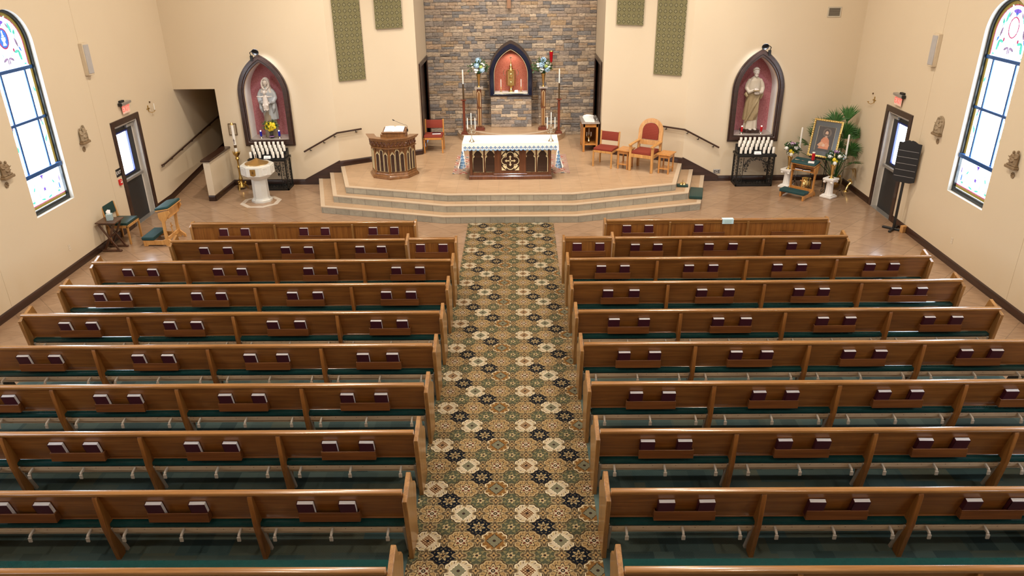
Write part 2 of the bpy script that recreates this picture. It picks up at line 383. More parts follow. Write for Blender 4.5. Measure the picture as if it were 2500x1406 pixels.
# ------------------------------------------------------------------ mesh helpers
class MB:
    def __init__(s): s.v, s.f, s.m = [], [], []
    def add(s, vs, fs, mat=0, M=None):
        o = len(s.v)
        s.v += [tuple(M @ Vector(p)) for p in vs] if M else [tuple(p) for p in vs]
        s.f += [tuple(o+i for i in f) for f in fs]; s.m += [mat]*len(fs); return s
    def box(s, a, b, mat=0, M=None):
        x0, y0, z0 = a; x1, y1, z1 = b
        return s.add([(x0,y0,z0),(x1,y0,z0),(x1,y1,z0),(x0,y1,z0),(x0,y0,z1),(x1,y0,z1),(x1,y1,z1),(x0,y1,z1)],
              [(0,3,2,1),(4,5,6,7),(0,1,5,4),(1,2,6,5),(2,3,7,6),(3,0,4,7)], mat, M)
    def prism(s, poly, lo, hi, axis='z', holes=(), mat=0, M=None):
        mp = {'z': lambda a, b, h: (a, b, h), 'x': lambda a, b, h: (h, a, b), 'y': lambda a, b, h: (a, h, b)}[axis]
        loops = [list(poly)]+[list(h) for h in holes]
        flat = [p for l in loops for p in l]; n = len(flat)
        vs = [mp(a, b, lo) for a, b in flat]+[mp(a, b, hi) for a, b in flat]; fs = []
        if holes:
            tr = tessellate_polygon([[Vector((a, b, 0)) for a, b in l] for l in loops])
            fs += [tuple(t) for t in tr]+[tuple(n+i for i in reversed(t)) for t in tr]
        else:
            fs += [tuple(range(n)), tuple(reversed(range(n, 2*n)))]
        o = 0
        for l in loops:
            k = len(l)
            fs += [(o+i, o+(i+1) % k, n+o+(i+1) % k, n+o+i) for i in range(k)]; o += k
        return s.add(vs, fs, mat, M)
    def tube(s, pts, r, n=8, mat=0, closed=False, M=None, flat=1.0):
        pts = [Vector(p) for p in pts]; k = len(pts); rr = r if isinstance(r, (list, tuple)) else [r]*k
        vs = []; up0 = None
        for i, p in enumerate(pts):
            if closed: t = pts[(i+1) % k]-pts[i-1]
            else: t = (pts[min(i+1, k-1)]-pts[max(i-1, 0)])
            t = t.normalized() if t.length > 1e-9 else Vector((0, 0, 1))
            if up0 is None:
                up0 = Vector((0, 0, 1)) if abs(t.z) < .9 else Vector((1, 0, 0))
            a = t.cross(up0); a = a.normalized() if a.length > 1e-6 else t.orthogonal().normalized()
            b = a.cross(t).normalized(); up0 = b
            for q in range(n):
                g = 2*PI*(q+.5)/n; vs.append(p+a*math.cos(g)*rr[i]*flat+b*math.sin(g)*rr[i])
        fs = []
        for i in range(k if closed else k-1):
            i2 = (i+1) % k
            fs += [(i*n+q, i*n+(q+1) % n, i2*n+(q+1) % n, i2*n+q) for q in range(n)]
        if not closed: fs += [tuple(reversed(range(n))), tuple((k-1)*n+q for q in range(n))]
        return s.add(vs, fs, mat, M)
    def lathe(s, prof, c=(0, 0, 0), n=20, mat=0, M=None, sq=(1, 1), ph=0):
        vs = []; k = len(prof)
        for r, z in prof:
            for q in range(n):
                g = 2*PI*q/n+ph; vs.append((c[0]+r*math.cos(g)*sq[0], c[1]+r*math.sin(g)*sq[1], c[2]+z))
        fs = [(i*n+q, i*n+(q+1) % n, (i+1)*n+(q+1) % n, (i+1)*n+q) for i in range(k-1) for q in range(n)]
        fs += [tuple(reversed(range(n))), tuple((k-1)*n+q for q in range(n))]
        return s.add(vs, fs, mat, M)
    def ball(s, c, r, n=12, m=8, mat=0, M=None):
        if not isinstance(r, (tuple, list)): r = (r, r, r)
        vs = [(c[0], c[1], c[2]-r[2])]
        for i in range(1, m):
            a = PI*i/m
            for q in range(n):
                g = 2*PI*q/n; vs.append((c[0]+r[0]*math.sin(a)*math.cos(g), c[1]+r[1]*math.sin(a)*math.sin(g), c[2]-r[2]*math.cos(a)))
        vs.append((c[0], c[1], c[2]+r[2])); e = len(vs)-1
        fs = [(0, 1+(q+1) % n, 1+q) for q in range(n)]
        fs += [(1+(i-1)*n+q, 1+(i-1)*n+(q+1) % n, 1+i*n+(q+1) % n, 1+i*n+q) for i in range(1, m-1) for q in range(n)]
        fs += [(1+(m-2)*n+q, 1+(m-2)*n+(q+1) % n, e) for q in range(n)]
        return s.add(vs, fs, mat, M)
    def mesh(s, name, mats, bevel=0, smooth=.6, seg=1):
        me = bpy.data.meshes.new(name); me.from_pydata(s.v, [], s.f)
        for m in (mats if isinstance(mats, (list, tuple)) else [mats]): me.materials.append(m)
        for p, k in zip(me.polygons, s.m): p.material_index = k
        bm = bmesh.new(); bm.from_mesh(me)
        bmesh.ops.recalc_face_normals(bm, faces=bm.faces)
        if bevel:
            es = [e for e in bm.edges if len(e.link_faces) == 2 and e.calc_face_angle(0) > .5]
            bmesh.ops.bevel(bm, geom=es, offset=bevel, segments=seg, affect='EDGES', profile=.6, clamp_overlap=True)
        bm.to_mesh(me); bm.free()
        if smooth:
            me.polygons.foreach_set('use_smooth', [True]*len(me.polygons)); me.set_sharp_from_angle(angle=smooth)
        me.update(); return me
    def build(s, name, mats, parent=None, loc=(0, 0, 0), rot=(0, 0, 0), bevel=0, smooth=.6, seg=1):
        return link(name, s.mesh(name, mats, bevel, smooth, seg), parent, loc, rot)
def link(name, data, parent=None, loc=(0, 0, 0), rot=(0, 0, 0)):
    o = bpy.data.objects.new(name, data); o.location = loc; o.rotation_euler = rot
    if parent: o.parent = parent
    COL.objects.link(o); return o
def tag(o, label, cat, group=None):
    o['label'] = label; o['category'] = cat
    if group: o['group'] = group
    return o
def thing(name, label, cat, loc=(0, 0, 0), rz=0, group=None):
    o = bpy.data.objects.new(name, None); o.location = loc; o.rotation_euler = (0, 0, rz); o.empty_display_size = .1
    COL.objects.link(o); return tag(o, label, cat, group)
def struct(o):
    o['kind'] = 'structure'; return o
def copy_tree(o, parent=None, label=None, loc=None, rz=None):
    c = o.copy(); COL.objects.link(c)
    if parent: c.parent = parent
    if label: c['label'] = label
    if loc is not None: c.location = loc
    if rz is not None: c.rotation_euler = (0, 0, rz)
    for ch in [x for x in bpy.data.objects if x.parent == o]: copy_tree(ch, c)
    return c
def text(body, name, parent, loc, rot, size, mat, ext=.001, align='CENTER'):
    c = bpy.data.curves.new(name, 'FONT'); c.body = body; c.size = size; c.extrude = ext; c.align_x = align; c.align_y = 'CENTER'
    c.materials.append(mat); tmp = bpy.data.objects.new(name+'_curve', c); COL.objects.link(tmp); bpy.context.view_layer.update()
    me = bpy.data.meshes.new_from_object(tmp.evaluated_get(bpy.context.evaluated_depsgraph_get()))
    bpy.data.objects.remove(tmp); return link(name, me, parent, loc, rot)
def arc(cx, cy, r, a0, a1, n): return [(cx+r*math.cos(a0+(a1-a0)*i/n), cy+r*math.sin(a0+(a1-a0)*i/n)) for i in range(n+1)]
def gothic(cx, w, z0, zs, h, n=12):
    """pointed-arch outline, half width w, bottom z0, springing zs, apex zs+h"""
    R = (w*w+h*h)/(2*w); a = math.atan2(h, R-w)
    right = [(cx+w-R+R*math.cos(t*a/n), zs+R*math.sin(t*a/n)) for t in range(n+1)]
    left = [(2*cx-x, z) for x, z in reversed(right[:-1])]
    return [(cx-w, z0), (cx+w, z0)]+right+left

# ------------------------------------------------------------------ the setting
XC = -.2
ML = Matrix.Translation((-8.15, 0, 0))
TILT = math.atan(.0225)
MR = Matrix.Translation((7.441, 0, 0)) @ Matrix.Rotation(-TILT, 4, 'Z')
WINY, WINW, WZ0, WZS = 12.52, .58, 1.215, 3.92
def round_arch(cy, w, z0, zs, n=20):
    return [(cy-w, z0), (cy+w, z0)]+[(cy+w*math.cos(PI*i/n), zs+w*math.sin(PI*i/n)) for i in range(n+1)]
H = 8.0
for side, M, sg in (('left', ML, 1), ('right', MR, -1)):
    holes = [round_arch(y, WINW, WZ0, WZS) for y in (WINY, WINY-3.75, WINY-7.5, WINY-11.25)]
    holes.append([(14.965, 0.0), (15.925, 0.0), (15.925, 2.085), (14.965, 2.085)])
    ye = 22.6 if side == 'left' else 18.3
    outer = [(-3.2, 0), (14.965, 0), (14.965, 2.085), (15.925, 2.085), (15.925, 0), (ye, 0), (ye, H), (-3.2, H)]
    mb = MB(); lo, hi = sorted((0, -sg*.22))
    mb.prism(outer, lo, hi, 'x', holes[:-1])
    struct(mb.build('wall_'+side, WALL, None, M.to_translation(), M.to_euler(), smooth=0))
    # control joints in the drywall
    for k, jy in enumerate((3.24, 6.99, 10.74, 14.44)):
        j = MB().box((0 if sg > 0 else -.004, jy-.008, .15), (.004 if sg > 0 else 0, jy+.008, H))
        struct(j.build('trim_%d' % (k+1+(0 if sg > 0 else 4)), WALL, None, M.to_translation(), M.to_euler(), smooth=0))
def wallbox(name, a, b, mat=WALL): return struct(MB().box(a, b).build(name, mat, smooth=0))
wallbox('floor', (-8.5, -3.4, -.12), (8.3, 18.2, 0), FLOORT)
wallbox('ceiling', (-8.6, -3.4, H), (8.4, 22.9, H+.15), CEIL)
wallbox('wall_back', (-8.5, -3.4, 0), (8.2, -3.2, H))
# front walls with niches
NZ0, NZS, NH, NWI = 1.13, 2.17, .80, .465
NIX = {'left': -6.02, 'right': 5.62}
nl = gothic(NIX['left'], NWI, NZ0, NZS, NH-.03); nr = gothic(NIX['right'], NWI, NZ0, NZS, NH-.03)
struct(MB().prism([(-8.15, 2.34), (-7.17, 2.34), (-7.17, 0), (-4.385, 0), (-4.385, H), (-8.15, H)], 17.95, 18.02, 'y', [nl]).build('wall_front_left', WALL, smooth=0))
struct(MB().prism([(3.985, 0), (7.95, 0), (7.95, H), (3.985, H)], 17.95, 18.02, 'y', [nr]).build('wall_front_right', WALL, smooth=0))
struct(MB().prism([(-4.385, 17.95), (-2.505, 19.065), (-2.56, 19.13), (-4.44, 18.02)], 0, H).build('wall_angled_left', WALL, smooth=0))
struct(MB().prism([(3.985, 17.95), (2.105, 19.065), (2.16, 19.13), (4.04, 18.02)], 0, H).build('wall_angled_right', WALL, smooth=0))
for nm, x, s in (('left', -2.50, -1), ('right', 2.10, 1)):
    struct(MB().prism([(19.066, .45), (19.46, .45), (19.46, 2.56), (20.98, 2.56), (20.98, .45), (21.3, .45), (21.3, H), (19.066, H)], min(x, x+s*.1), max(x, x+s*.1), 'x').build('wall_jamb_'+nm, WALL, smooth=0))
    # side doorway to the sacristy: casing and a dark door
    c = MB(); a, b = sorted((x-s*.03, x+s*.10))
    c.prism([(19.35, .45), (19.46, .45), (19.46, 2.56), (20.98, 2.56), (20.98, .45), (21.09, .45), (21.09, 2.67), (19.35, 2.67)], a, b, 'x')
    d = struct(c.build('door_%d' % (3 if s < 0 else 4), DWOOD, bevel=.006))
    a, b = sorted((x+s*.06, x+s*.10)); MB().box((a, 19.46, .45), (b, 20.98, 2.56)).build('door_panel', DWOOD, d)
# ramp corridor behind the left opening
wallbox('wall_corridor_right', (-7.17, 18.021, 0), (-7.07, 22.6, 3.4))
wallbox('wall_corridor_end', (-8.4, 22.6, 0), (-7.0, 22.7, 3.4))
wallbox('ceiling_corridor', (-8.15, 18.021, 2.34), (-7.17, 22.6, 2.42))
struct(MB().prism([(16.75, 0.002), (22.6, .58), (22.6, -.05), (16.75, -.05)], -8.149, -7.171, 'x').build('floor_ramp', FLOORT, smooth=0))
hw = struct(MB().box((-7.215, 16.655, 0), (-7.065, 17.949, .93)).build('wall_half', WALL))
struct(MB().box((-7.25, 16.60, .931), (-7.03, 17.949, .975)).build('trim_9', DWOOD, bevel=.008))
# baseboards
def bb(name, pts, h=.135, t=.02):
    """pts: polyline of the wall foot; the board stands on the side the camera sees"""
    mb = MB()
    for (x0, y0, n, z0, z1) in pts: pass
def base(name, a, b, z0=0, h=.135, t=.022, z1=None):
    ax, ay = a; bx, by = b; d = Vector((bx-ax, by-ay)); L = d.length; ang = math.atan2(d.y, d.x)
    mb = MB(); prof = [(0, 0), (t, 0), (t, h-.03), (t*.55, h-.012), (0, h)]
    dz = 0 if z1 is None else z1-z0
    vs = [(0, -p, q) for p, q in prof]+[(L, -p, q+dz) for p, q in prof]; n = len(prof)
    mb.add(vs, [tuple(range(n)), tuple(range(n, 2*n))]+[(i, (i+1) % n, n+(i+1) % n, n+i) for i in range(n)])
    return struct(mb.build(name, DWOOD, None, (ax, ay, z0), (0, 0, ang)))
def RX(y): return 7.441+.0225*y
base('baseboard_left', (-8.15, 14.84), (-8.15, -3.1)).rotation_euler = (0, 0, PI/2)
for o in [bpy.data.objects['baseboard_left']]: o.location = (-8.15, -3.1, 0)
base('baseboard_left', (-8.15, 16.05), (-8.15, 16.80))
base('baseboard_left', (-8.15, 16.80), (-8.15, 22.5), 0, z1=.57)
base('baseboard_half_wall', (-7.065, 16.655), (-7.065, 17.95))
base('baseboard_half_wall', (-7.215, 16.655), (-7.065, 16.655))
base('baseboard_front', (-7.065, 17.95), (-5.30, 17.95))
base('baseboard_front', (4.90, 17.95), (7.83, 17.95))
base('baseboard_right', (RX(17.95), 17.95), (RX(16.05), 16.05))
base('baseboard_right', (RX(14.84), 14.84), (RX(-3.1), -3.1))
base('baseboard_platform', (-4.40, 17.942), (-2.50, 19.067), .45)
base('baseboard_platform', (2.10, 19.067), (4.00, 17.942), .45)
base('baseboard_platform', (-2.50, 19.067), (-2.50, 19.34), .45)
base('baseboard_platform', (2.10, 19.34), (2.10, 19.067), .45)
# stair skirts
for s, nm in ((-1, 'left'), (1, 'right')):
    P = [(XC+s*(5.10), 0), (XC+s*(5.10), .135), (XC+s*4.20, .60), (XC+s*4.185, .60), (XC+s*4.185, 0)]
    struct(MB().prism(P, 17.925, 17.95, 'y').build('trim_%d' % (10 if s < 0 else 11), DWOOD, bevel=.004))

# platform and steps
def front(hx0, y0, hx1, y1, hx2, y2):
    return [(XC-hx2, y2), (XC-hx1, y1), (XC-hx0, y0), (XC+hx0, y0), (XC+hx1, y1), (XC+hx2, y2)]
LV = [(front(1.41, 14.95, 4.17, 15.72, 4.75, 17.93), 0, .15), (front(1.385, 15.24, 3.955, 16.02, 4.46, 17.93), .15, .30),
      (front(1.354, 15.53, 3.70, 16.20, 4.17, 17.93), .30, .45)]
for k, (P, z0, z1) in enumerate(LV):
    mb = MB(); Q = list(P)
    if k == 2: Q += [(2.11, 19.05), (2.11, 21.3), (-2.51, 21.3), (-2.51, 19.05)]
    n = len(Q); mb.prism(Q, z0, z1-.001, 'z'); mb.m = [1, 0]+[1]*n; mb.m[0] = 0; mb.m[1] = 0
    st = struct(mb.build('floor_step' if k < 2 else 'floor_platform', [PLATT, RISER], smooth=0))
    nz = MB()
    for a, b in zip(P[:-1], P[1:]):
        pass
    # nosing strip: offset inward
    pts = [Vector(p) for p in P]; inn = []
    for i, p in enumerate(pts):
        d0 = (p-pts[i-1]).normalized() if i else (pts[1]-p).normalized()
        d1 = (pts[i+1]-p).normalized() if i < len(pts)-1 else d0
        nn = Vector((-d0.y, d0.x))+Vector((-d1.y, d1.x)); nn = nn.normalized()/max(.5, nn.normalized().dot(Vector((-d1.y, d1.x)))); inn.append(nn)
    o_ = [p-q*.006 for p, q in zip(pts, inn)]; i_ = [p+q*.085 for p, q in zip(pts, inn)]
    for i in range(len(pts)-1):
        nz.prism([tuple(o_[i]), tuple(o_[i+1]), tuple(i_[i+1]), tuple(i_[i])], z1-.016, z1+.002)
    nz.build('nosing', NOSE, st, smooth=0)
for r, z0, z1 in ((1.52, .45, .60), (1.33, .60, .75)):
    cy = 21.23; a = arc(XC, cy, r, PI, 2*PI, 48)
    mb = MB().prism(a, z0, z1-.001); mb.m = [0, 0]+[1]*(len(mb.f)-2)
    st = struct(mb.build('floor_apse_step', [PLATT, PLATT], smooth=0))
    ai = arc(XC, cy, r-.07, 2*PI, PI, 48); MB().prism(arc(XC, cy, r+.005, PI, 2*PI, 48)+ai, z1-.014, z1+.002).build('nosing', NOSE, st, smooth=0)
struct(MB().box((-2.5, 21.16, 0), (2.1, 21.3, 7.9)).build('wall_apse', plain('mortar', (.11, .10, .09), .9), smooth=0))

# ledge stone, every stone a block of its own inside one mesh
STC = [(.34, .275, .215), (.27, .235, .205), (.21, .20, .195), (.43, .34, .25), (.19, .18, .18), (.37, .27, .185), (.26, .215, .18), (.48, .39, .295), (.31, .25, .205), (.19, .17, .16), (.38, .27, .165), (.33, .26, .20), (.40, .31, .23)]
STC_HI = [(.50, .40, .30), (.42, .34, .26), (.26, .24, .235), (.56, .46, .34), (.38, .30, .23), (.20, .19, .19)]
def stonework(name, x0, x1, z0, z1, y, pal, rows=(.070, .150), ws=(.12, .36), seed=1, sides=False, prot=(.012, .05)):
    rnd = random.Random(seed); V, F, C = [], [], []
    def stone(a, b, c, d, yy, p, col, nx=4, nzz=2):
        g = .0035; a += g; b -= g; c += g; d -= g; o = len(V)
        for j in range(nzz+1):
            for i in range(nx+1):
                e = (i in (0, nx)) or (j in (0, nzz))
                px = a+(b-a)*i/nx; pz = c+(d-c)*j/nzz
                if not (i in (0, nx)): pz += rnd.uniform(-.005, .005)
                V.append((px, yy-p*(.62 if e else rnd.uniform(.85, 1.12)), pz))
        for j in range(nzz):
            for i in range(nx):
                q = o+j*(nx+1)+i; F.append((q, q+1, q+nx+2, q+nx+1)); C.append(col)
        rim = [o+i for i in range(nx+1)]+[o+(j+1)*(nx+1)+nx for j in range(nzz)]+[o+nzz*(nx+1)+i for i in reversed(range(nx))]+[o+j*(nx+1) for j in reversed(range(1, nzz))]
        o2 = len(V)
        for r_ in rim: x_, _, z_ = V[r_]; V.append((x_, yy, z_))
        k = len(rim)
        for i in range(k): F.append((rim[i], o2+i, o2+(i+1) % k, rim[(i+1) % k])); C.append(col)
    z = z0
    while z < z1-.02:
        h = min(rnd.uniform(*rows), z1-z)
        if z1-z-h < .03: h = z1-z
        x = x0
        while x < x1-.01:
            w = rnd.uniform(*ws)*(.75+h*3.5)
            if x1-x-w < .09: w = x1-x
            if h > .115 and rnd.random() < .6:
                hh = h*rnd.uniform(.4, .6)
                for (c_, d_) in ((z, z+hh), (z+hh, z+h)):
                    q = rnd.choice(pal); t = rnd.uniform(.85, 1.15); stone(x, x+w, c_, d_, y, rnd.uniform(*prot), tuple(v*t for v in q))
            else:
                q = rnd.choice(pal); t = rnd.uniform(.85, 1.15); stone(x, x+w, z, z+h, y, rnd.uniform(*prot), tuple(v*t for v in q))
            x += w
        z += h
    me = bpy.data.meshes.new(name); me.from_pydata(V, [], F); me.materials.append(STONE)
    ca = me.color_attributes.new('Col', 'FLOAT_COLOR', 'CORNER')
    buf = []
    for p in me.polygons:
        for _ in p.loop_indices: buf += [*C[p.index], 1]
    ca.data.foreach_set('color', buf)
    bm = bmesh.new(); bm.from_mesh(me); bmesh.ops.recalc_face_normals(bm, faces=bm.faces); bm.to_mesh(me); bm.free()
    me.polygons.foreach_set('use_smooth', [True]*len(me.polygons)); me.set_sharp_from_angle(angle=.9)
    return link(name, me)
struct(stonework('wall_stone', -2.495, 2.095, .45, 5.2, 21.165, STC, seed=3))
pier = struct(MB().box((-.745, 20.83, .751), (.335, 21.1, 1.60)).build('wall_stone_pier', STONE, smooth=0))
for pl in pier.data.polygons: pass
ca = pier.data.color_attributes.new('Col', 'FLOAT_COLOR', 'CORNER'); ca.data.foreach_set('color', [.2, .18, .16, 1]*len(ca.data))
pf = stonework('stone_facing', -.765, .355, .752, 1.60, 20.835, STC_HI+STC_HI+STC, rows=(.05, .12), ws=(.10, .32), seed=11, prot=(.012, .035)); pf.parent = pier
for sx, nm in ((-1, 0), (1, 1)):
    q = stonework('stone_facing', 0, .33, .752, 1.60, 0, STC, rows=(.05, .12), ws=(.10, .3), seed=20+nm, prot=(.012, .03))
    q.parent = pier; q.rotation_euler = (0, 0, -sx*-PI/2 if False else (PI/2 if sx > 0 else -PI/2))
    q.location = (.335, 20.83, 0) if sx > 0 else (-.745, 21.16, 0)

# carpets
aisle = [(-1.09, -3), (.765, -3), (.765, 12.15), (.715, 12.15), (.715, 14.945), (-1.085, 14.945), (-1.085, 12.15), (-1.09, 12.15)]
struct(MB().prism(aisle, .001, .008).build('floor_aisle_carpet', AISLE, smooth=0))
struct(MB().box((-6.80, -3, .001), (-1.091, 12.0, .006)).build('floor_pew_carpet', PEWC, smooth=0))
struct(MB().box((.766, -3, .001), (6.45, 12.0, .006)).build('floor_pew_carpet', PEWC, smooth=0))

# ---- stained-glass windows
GW = emit('window_white', (.78, .89, 1.0), 13)
GM = {k: emit('stained_'+k, c, st) for k, (c, st) in dict(gold=((.50, .36, .08), .42), blue=((.05, .22, .85), .9), purple=((.22, .12, .75), .9), green=((.10, .75, .55), 1.1),
      red=((.65, .02, .16), .7), pale=((.55, .95, .92), 2.2), violet=((.40, .28, .50), .8)).items()}
FRAMEB = plain('window_frame', (.010, .014, .016), .3)
BARGLOW = plain('window_bar_blue_glow', (.012, .07, .24), .35)  # blue glow of the bright glass put into the bar colour
LEAD = plain('lead', (.10, .12, .12), .5)
def window(n, M, sg, y, detail):
    org = M @ Vector((0, y, 0)); rot = M.to_euler()
    def put(mb, name, mats, par, **k): return mb.build(name, mats, par, **k)
    fr = MB(); d0, d1 = .055, .13          # depth of frame behind the wall face
    def X(a, b): return sorted((-sg*a, -sg*b))
    out = round_arch(0, WINW, WZ0, WZS, 24); inn = round_arch(0, WINW-.045, WZ0+.075, WZS, 24)
    fr.prism(out, *X(.07, .15), 'x', [inn])
    w = put(fr, 'window_%d' % n, [FRAMEB], None, loc=org, rot=rot); struct(w)
    put(MB().prism(round_arch(0, WINW, WZ0, WZS, 24), *X(.001, .07), 'x', [round_arch(0, WINW-.004, WZ0+.004, WZS, 24)]), 'window_reveal', [WREV], w, smooth=0)
    put(MB().prism(round_arch(0, WINW-.04, WZ0+.07, WZS, 24), *X(.12, .135), 'x'), 'glass', [GW], w, smooth=0)
    g = MB(); mats = [GM['gold'], GM['blue'], GM['purple'], GM['green'], GM['red'], GM['pale'], GM['violet'], GW]
    a, b = X(.112, .121); w2 = WINW-.045
    def strip(o, i, m): g.prism(o, a, b, 'x', [i], m)
    lowz = 1.885
    strip([(-w2, lowz), (w2, lowz)]+arc(0, WZS, w2, 0, PI, 24), [(-w2+.055, lowz+.001), (w2-.055, lowz+.001)]+arc(0, WZS, w2-.055, 0, PI, 24), 0)
    strip([(-w2+.055, 3.60), (w2-.055, 3.60)]+arc(0, WZS, w2-.055, 0, PI, 24), [(-w2+.07, 3.601), (w2-.07, 3.601)]+arc(0, WZS, w2-.07, 0, PI, 24), 4)
    g.prism([(-w2, 1.295), (w2, 1.295), (w2, 1.345), (-w2, 1.345)], a, b, 'x', mat=0)
    g.prism([(-w2, 1.347), (w2, 1.347), (w2, 1.362), (-w2, 1.362)], a, b, 'x', mat=4)
    def blob(cy, cz, ry, rz, m, ang=0, n=14, pinch=0):
        P = []
        for i in range(n):
            t = 2*PI*i/n; k = 1-pinch*abs(math.sin(t)); p, q = ry*math.cos(t)*k, rz*math.sin(t)
            P.append((cy+p*math.cos(ang)-q*math.sin(ang), cz+p*math.sin(ang)+q*math.cos(ang)))
        g.prism(P, a, b, 'x', mat=m)
    def star(cy, cz, r, m, k=5, ri=.4, ph=PI/2):
        g.prism([(cy+(r if i % 2 == 0 else r*ri)*math.cos(ph+PI*i/k), cz+(r if i % 2 == 0 else r*ri)*math.sin(ph+PI*i/k)) for i in range(2*k)], a, b, 'x', mat=m)
    if detail:
        # medallion
        E1 = [(.135*math.cos(t*PI/12), 4.055+.165*math.sin(t*PI/12)) for t in range(24)]; E2 = [(.115*math.cos(t*PI/12), 4.055+.145*math.sin(t*PI/12)) for t in range(24)]
        g.prism(E1, a, b, 'x', [E2], 4)
        if sg > 0:
            g.prism(E2, a, b, 'x', mat=1); a2, b2 = X(.106, .112)
            for P in ([(-.045, 4.07), (.045, 4.07), (.035, 4.03), (.012, 4.0), (.035, 3.95), (-.035, 3.95), (-.012, 4.0), (-.035, 4.03)], [(-.022, 4.10), (-.007, 4.10), (-.007, 4.14), (.007, 4.14), (.007, 4.10), (.022, 4.10), (.022, 4.085), (-.022, 4.085)]):
                g.prism(P, a2, b2, 'x', mat=7)
            blob(0, 4.16, .018, .018, 7)
        blob(0, 4.30, .10, .035, 2); star(0, 4.26, .05, 1, 4)
        for s in (-1, 1):
            blob(s*.22, 4.20, .03, .09, 3, s*.3, pinch=.3); blob(s*.27, 4.08, .07, .03, 5, -s*.5); blob(s*.30, 3.97, .025, .075, 6, s*.35)
            blob(s*.19, 3.86, .02, .03, 4); blob(s*.25, 3.83, .06, .025, 3, s*.2); blob(s*.32, 3.76, .03, .085, 3, s*.2); blob(s*.42, 3.72, .02, .09, 5, s*.05)
            blob(s*.08, 3.73, .06, .022, 6, -s*.4); blob(s*.02, 3.70, .013, .06, 6)
            blob(s*.44, 3.45, .022, .07, 5, s*.3); blob(s*.42, 2.62, .016, .05, 3, s*.3); blob(s*.43, 2.38, .014, .04, 3, -s*.4); blob(s*.45, 2.18, .014, .06, 1, s*.2)
            blob(s*.33, 1.50, .05, .09, 5, s*.2); blob(s*.33, 1.50, .035, .07, 7, s*.2); blob(s*.38, 1.42, .035, .02, 3); blob(s*.47, 1.62, .012, .06, 2)
        rw = random.Random(n)
        for s in (-1, 1):
            for (cy, cz, ry, rz, mm_, an) in ((.13, 4.36, .05, .02, 5, .6), (.30, 4.12, .03, .055, 3, -.5), (.40, 3.98, .018, .06, 5, .2), (.12, 3.80, .045, .020, 5, .9), (.36, 3.86, .02, .05, 1, .5), (.22, 3.68, .06, .018, 5, .3), (.40, 3.62, .04, .014, 3, 0), (.16, 4.24, .02, .05, 6, .5), (.27, 4.28, .05, .018, 5, -.7)):
                blob(s*cy, cz, ry, rz, mm_, s*an, pinch=.35)
            for k in range(9): blob(s*(.40+.05*(k % 2)), 2.0+.17*k, .022, .05, (5, 5, 3, 5, 6)[k % 5], s*(.6-.3*(k % 3)), pinch=.4)
            blob(s*.22, 1.68, .05, .02, 5, s*.3); blob(s*.16, 1.48, .03, .05, 5, -s*.4, pinch=.4); blob(s*.43, 1.50, .018, .06, 1); blob(s*.10, 1.40, .06, .016, 3, s*.2); blob(s*.28, 1.62, .016, .04, 3, s*.6)
        star(0, 1.78, .055, 2, 3, .45, -PI/2); star(0, 1.56, .05, 2, 5, .45)
        l = MB(); a3 = -sg*.11
        for cy in (-.12, .10, -.30, .30):
            l.tube([(a3, cy, 3.60), (a3, cy, 4.42 if abs(cy) < .2 else 4.3)], .0022, 4)
        for P in ([(-.45, 3.95), (-.2, 3.88), (0, 3.86), (.2, 3.88), (.45, 3.95)], [(-.40, 4.2), (-.15, 4.12)], [(.40, 4.2), (.15, 4.12)], [(-.25, 1.36), (-.2, 1.55), (-.28, 1.75)], [(.25, 1.36), (.2, 1.55), (.28, 1.75)]):
            l.tube([(a3, p, q) for p, q in P], .0022, 4)
        for s in (-1, 1): l.tube([(a3, s*.33+.045*math.cos(t*PI/8), 1.50+.085*math.sin(t*PI/8)) for t in range(16)], .0025, 4, closed=True)
        for cy in (-.36, -.18, .18, .36): l.tube([(a3, cy, 1.37), (a3, cy, 1.84)], .002, 4)
        for cz in (1.46, 1.60, 1.72): l.tube([(a3, -.5, cz), (a3, .5, cz+.01)], .002, 4)
        for k in range(10):
            for s in (-1, 1): l.tube([(a3, s*.345, 1.95+.16*k), (a3, s*.42, 1.97+.16*k), (a3, s*.49, 1.94+.16*k)], .002, 4)
        for cz in (3.68, 3.80, 3.92): l.tube([(a3, -.5, cz), (a3, -.25, cz+.04), (a3, 0, cz), (a3, .25, cz+.04), (a3, .5, cz)], .002, 4)
        for k in range(12): l.tube([(a3, .14*math.cos(k*PI/6), 4.055+.17*math.sin(k*PI/6)), (a3, .44*math.cos(k*PI/6), 4.02+.40*math.sin(k*PI/6) if k < 7 else 4.02+.30*math.sin(k*PI/6))], .002, 4)
        put(l, 'lead_lines', [LEAD], w)
    put(g, 'stained_pieces', mats, w, smooth=0)
    for z, hh in ((3.555, .030), (2.72, .024), (1.875, .036)):
        f_ = .05 if z < 2 else .095
        put(MB().box((X(f_, .125)[0], -w2-(.035 if z < 2 else 0), z-hh), (X(f_, .125)[1], w2+(.035 if z < 2 else 0), z+hh)), 'cross_bar', [BARGLOW], w, bevel=.006)
    for cy in (-.32, .32):
        put(MB().box((X(.10, .125)[0], cy-.021, 1.9), (X(.10, .125)[1], cy+.021, 3.55)), 'upright_bar', [BARGLOW], w, bevel=.004)
for k in range(4):
    window(1+k, ML, 1, WINY-3.75*k, k < 2); window(5+k, MR, -1, WINY-3.75*k, k < 2)

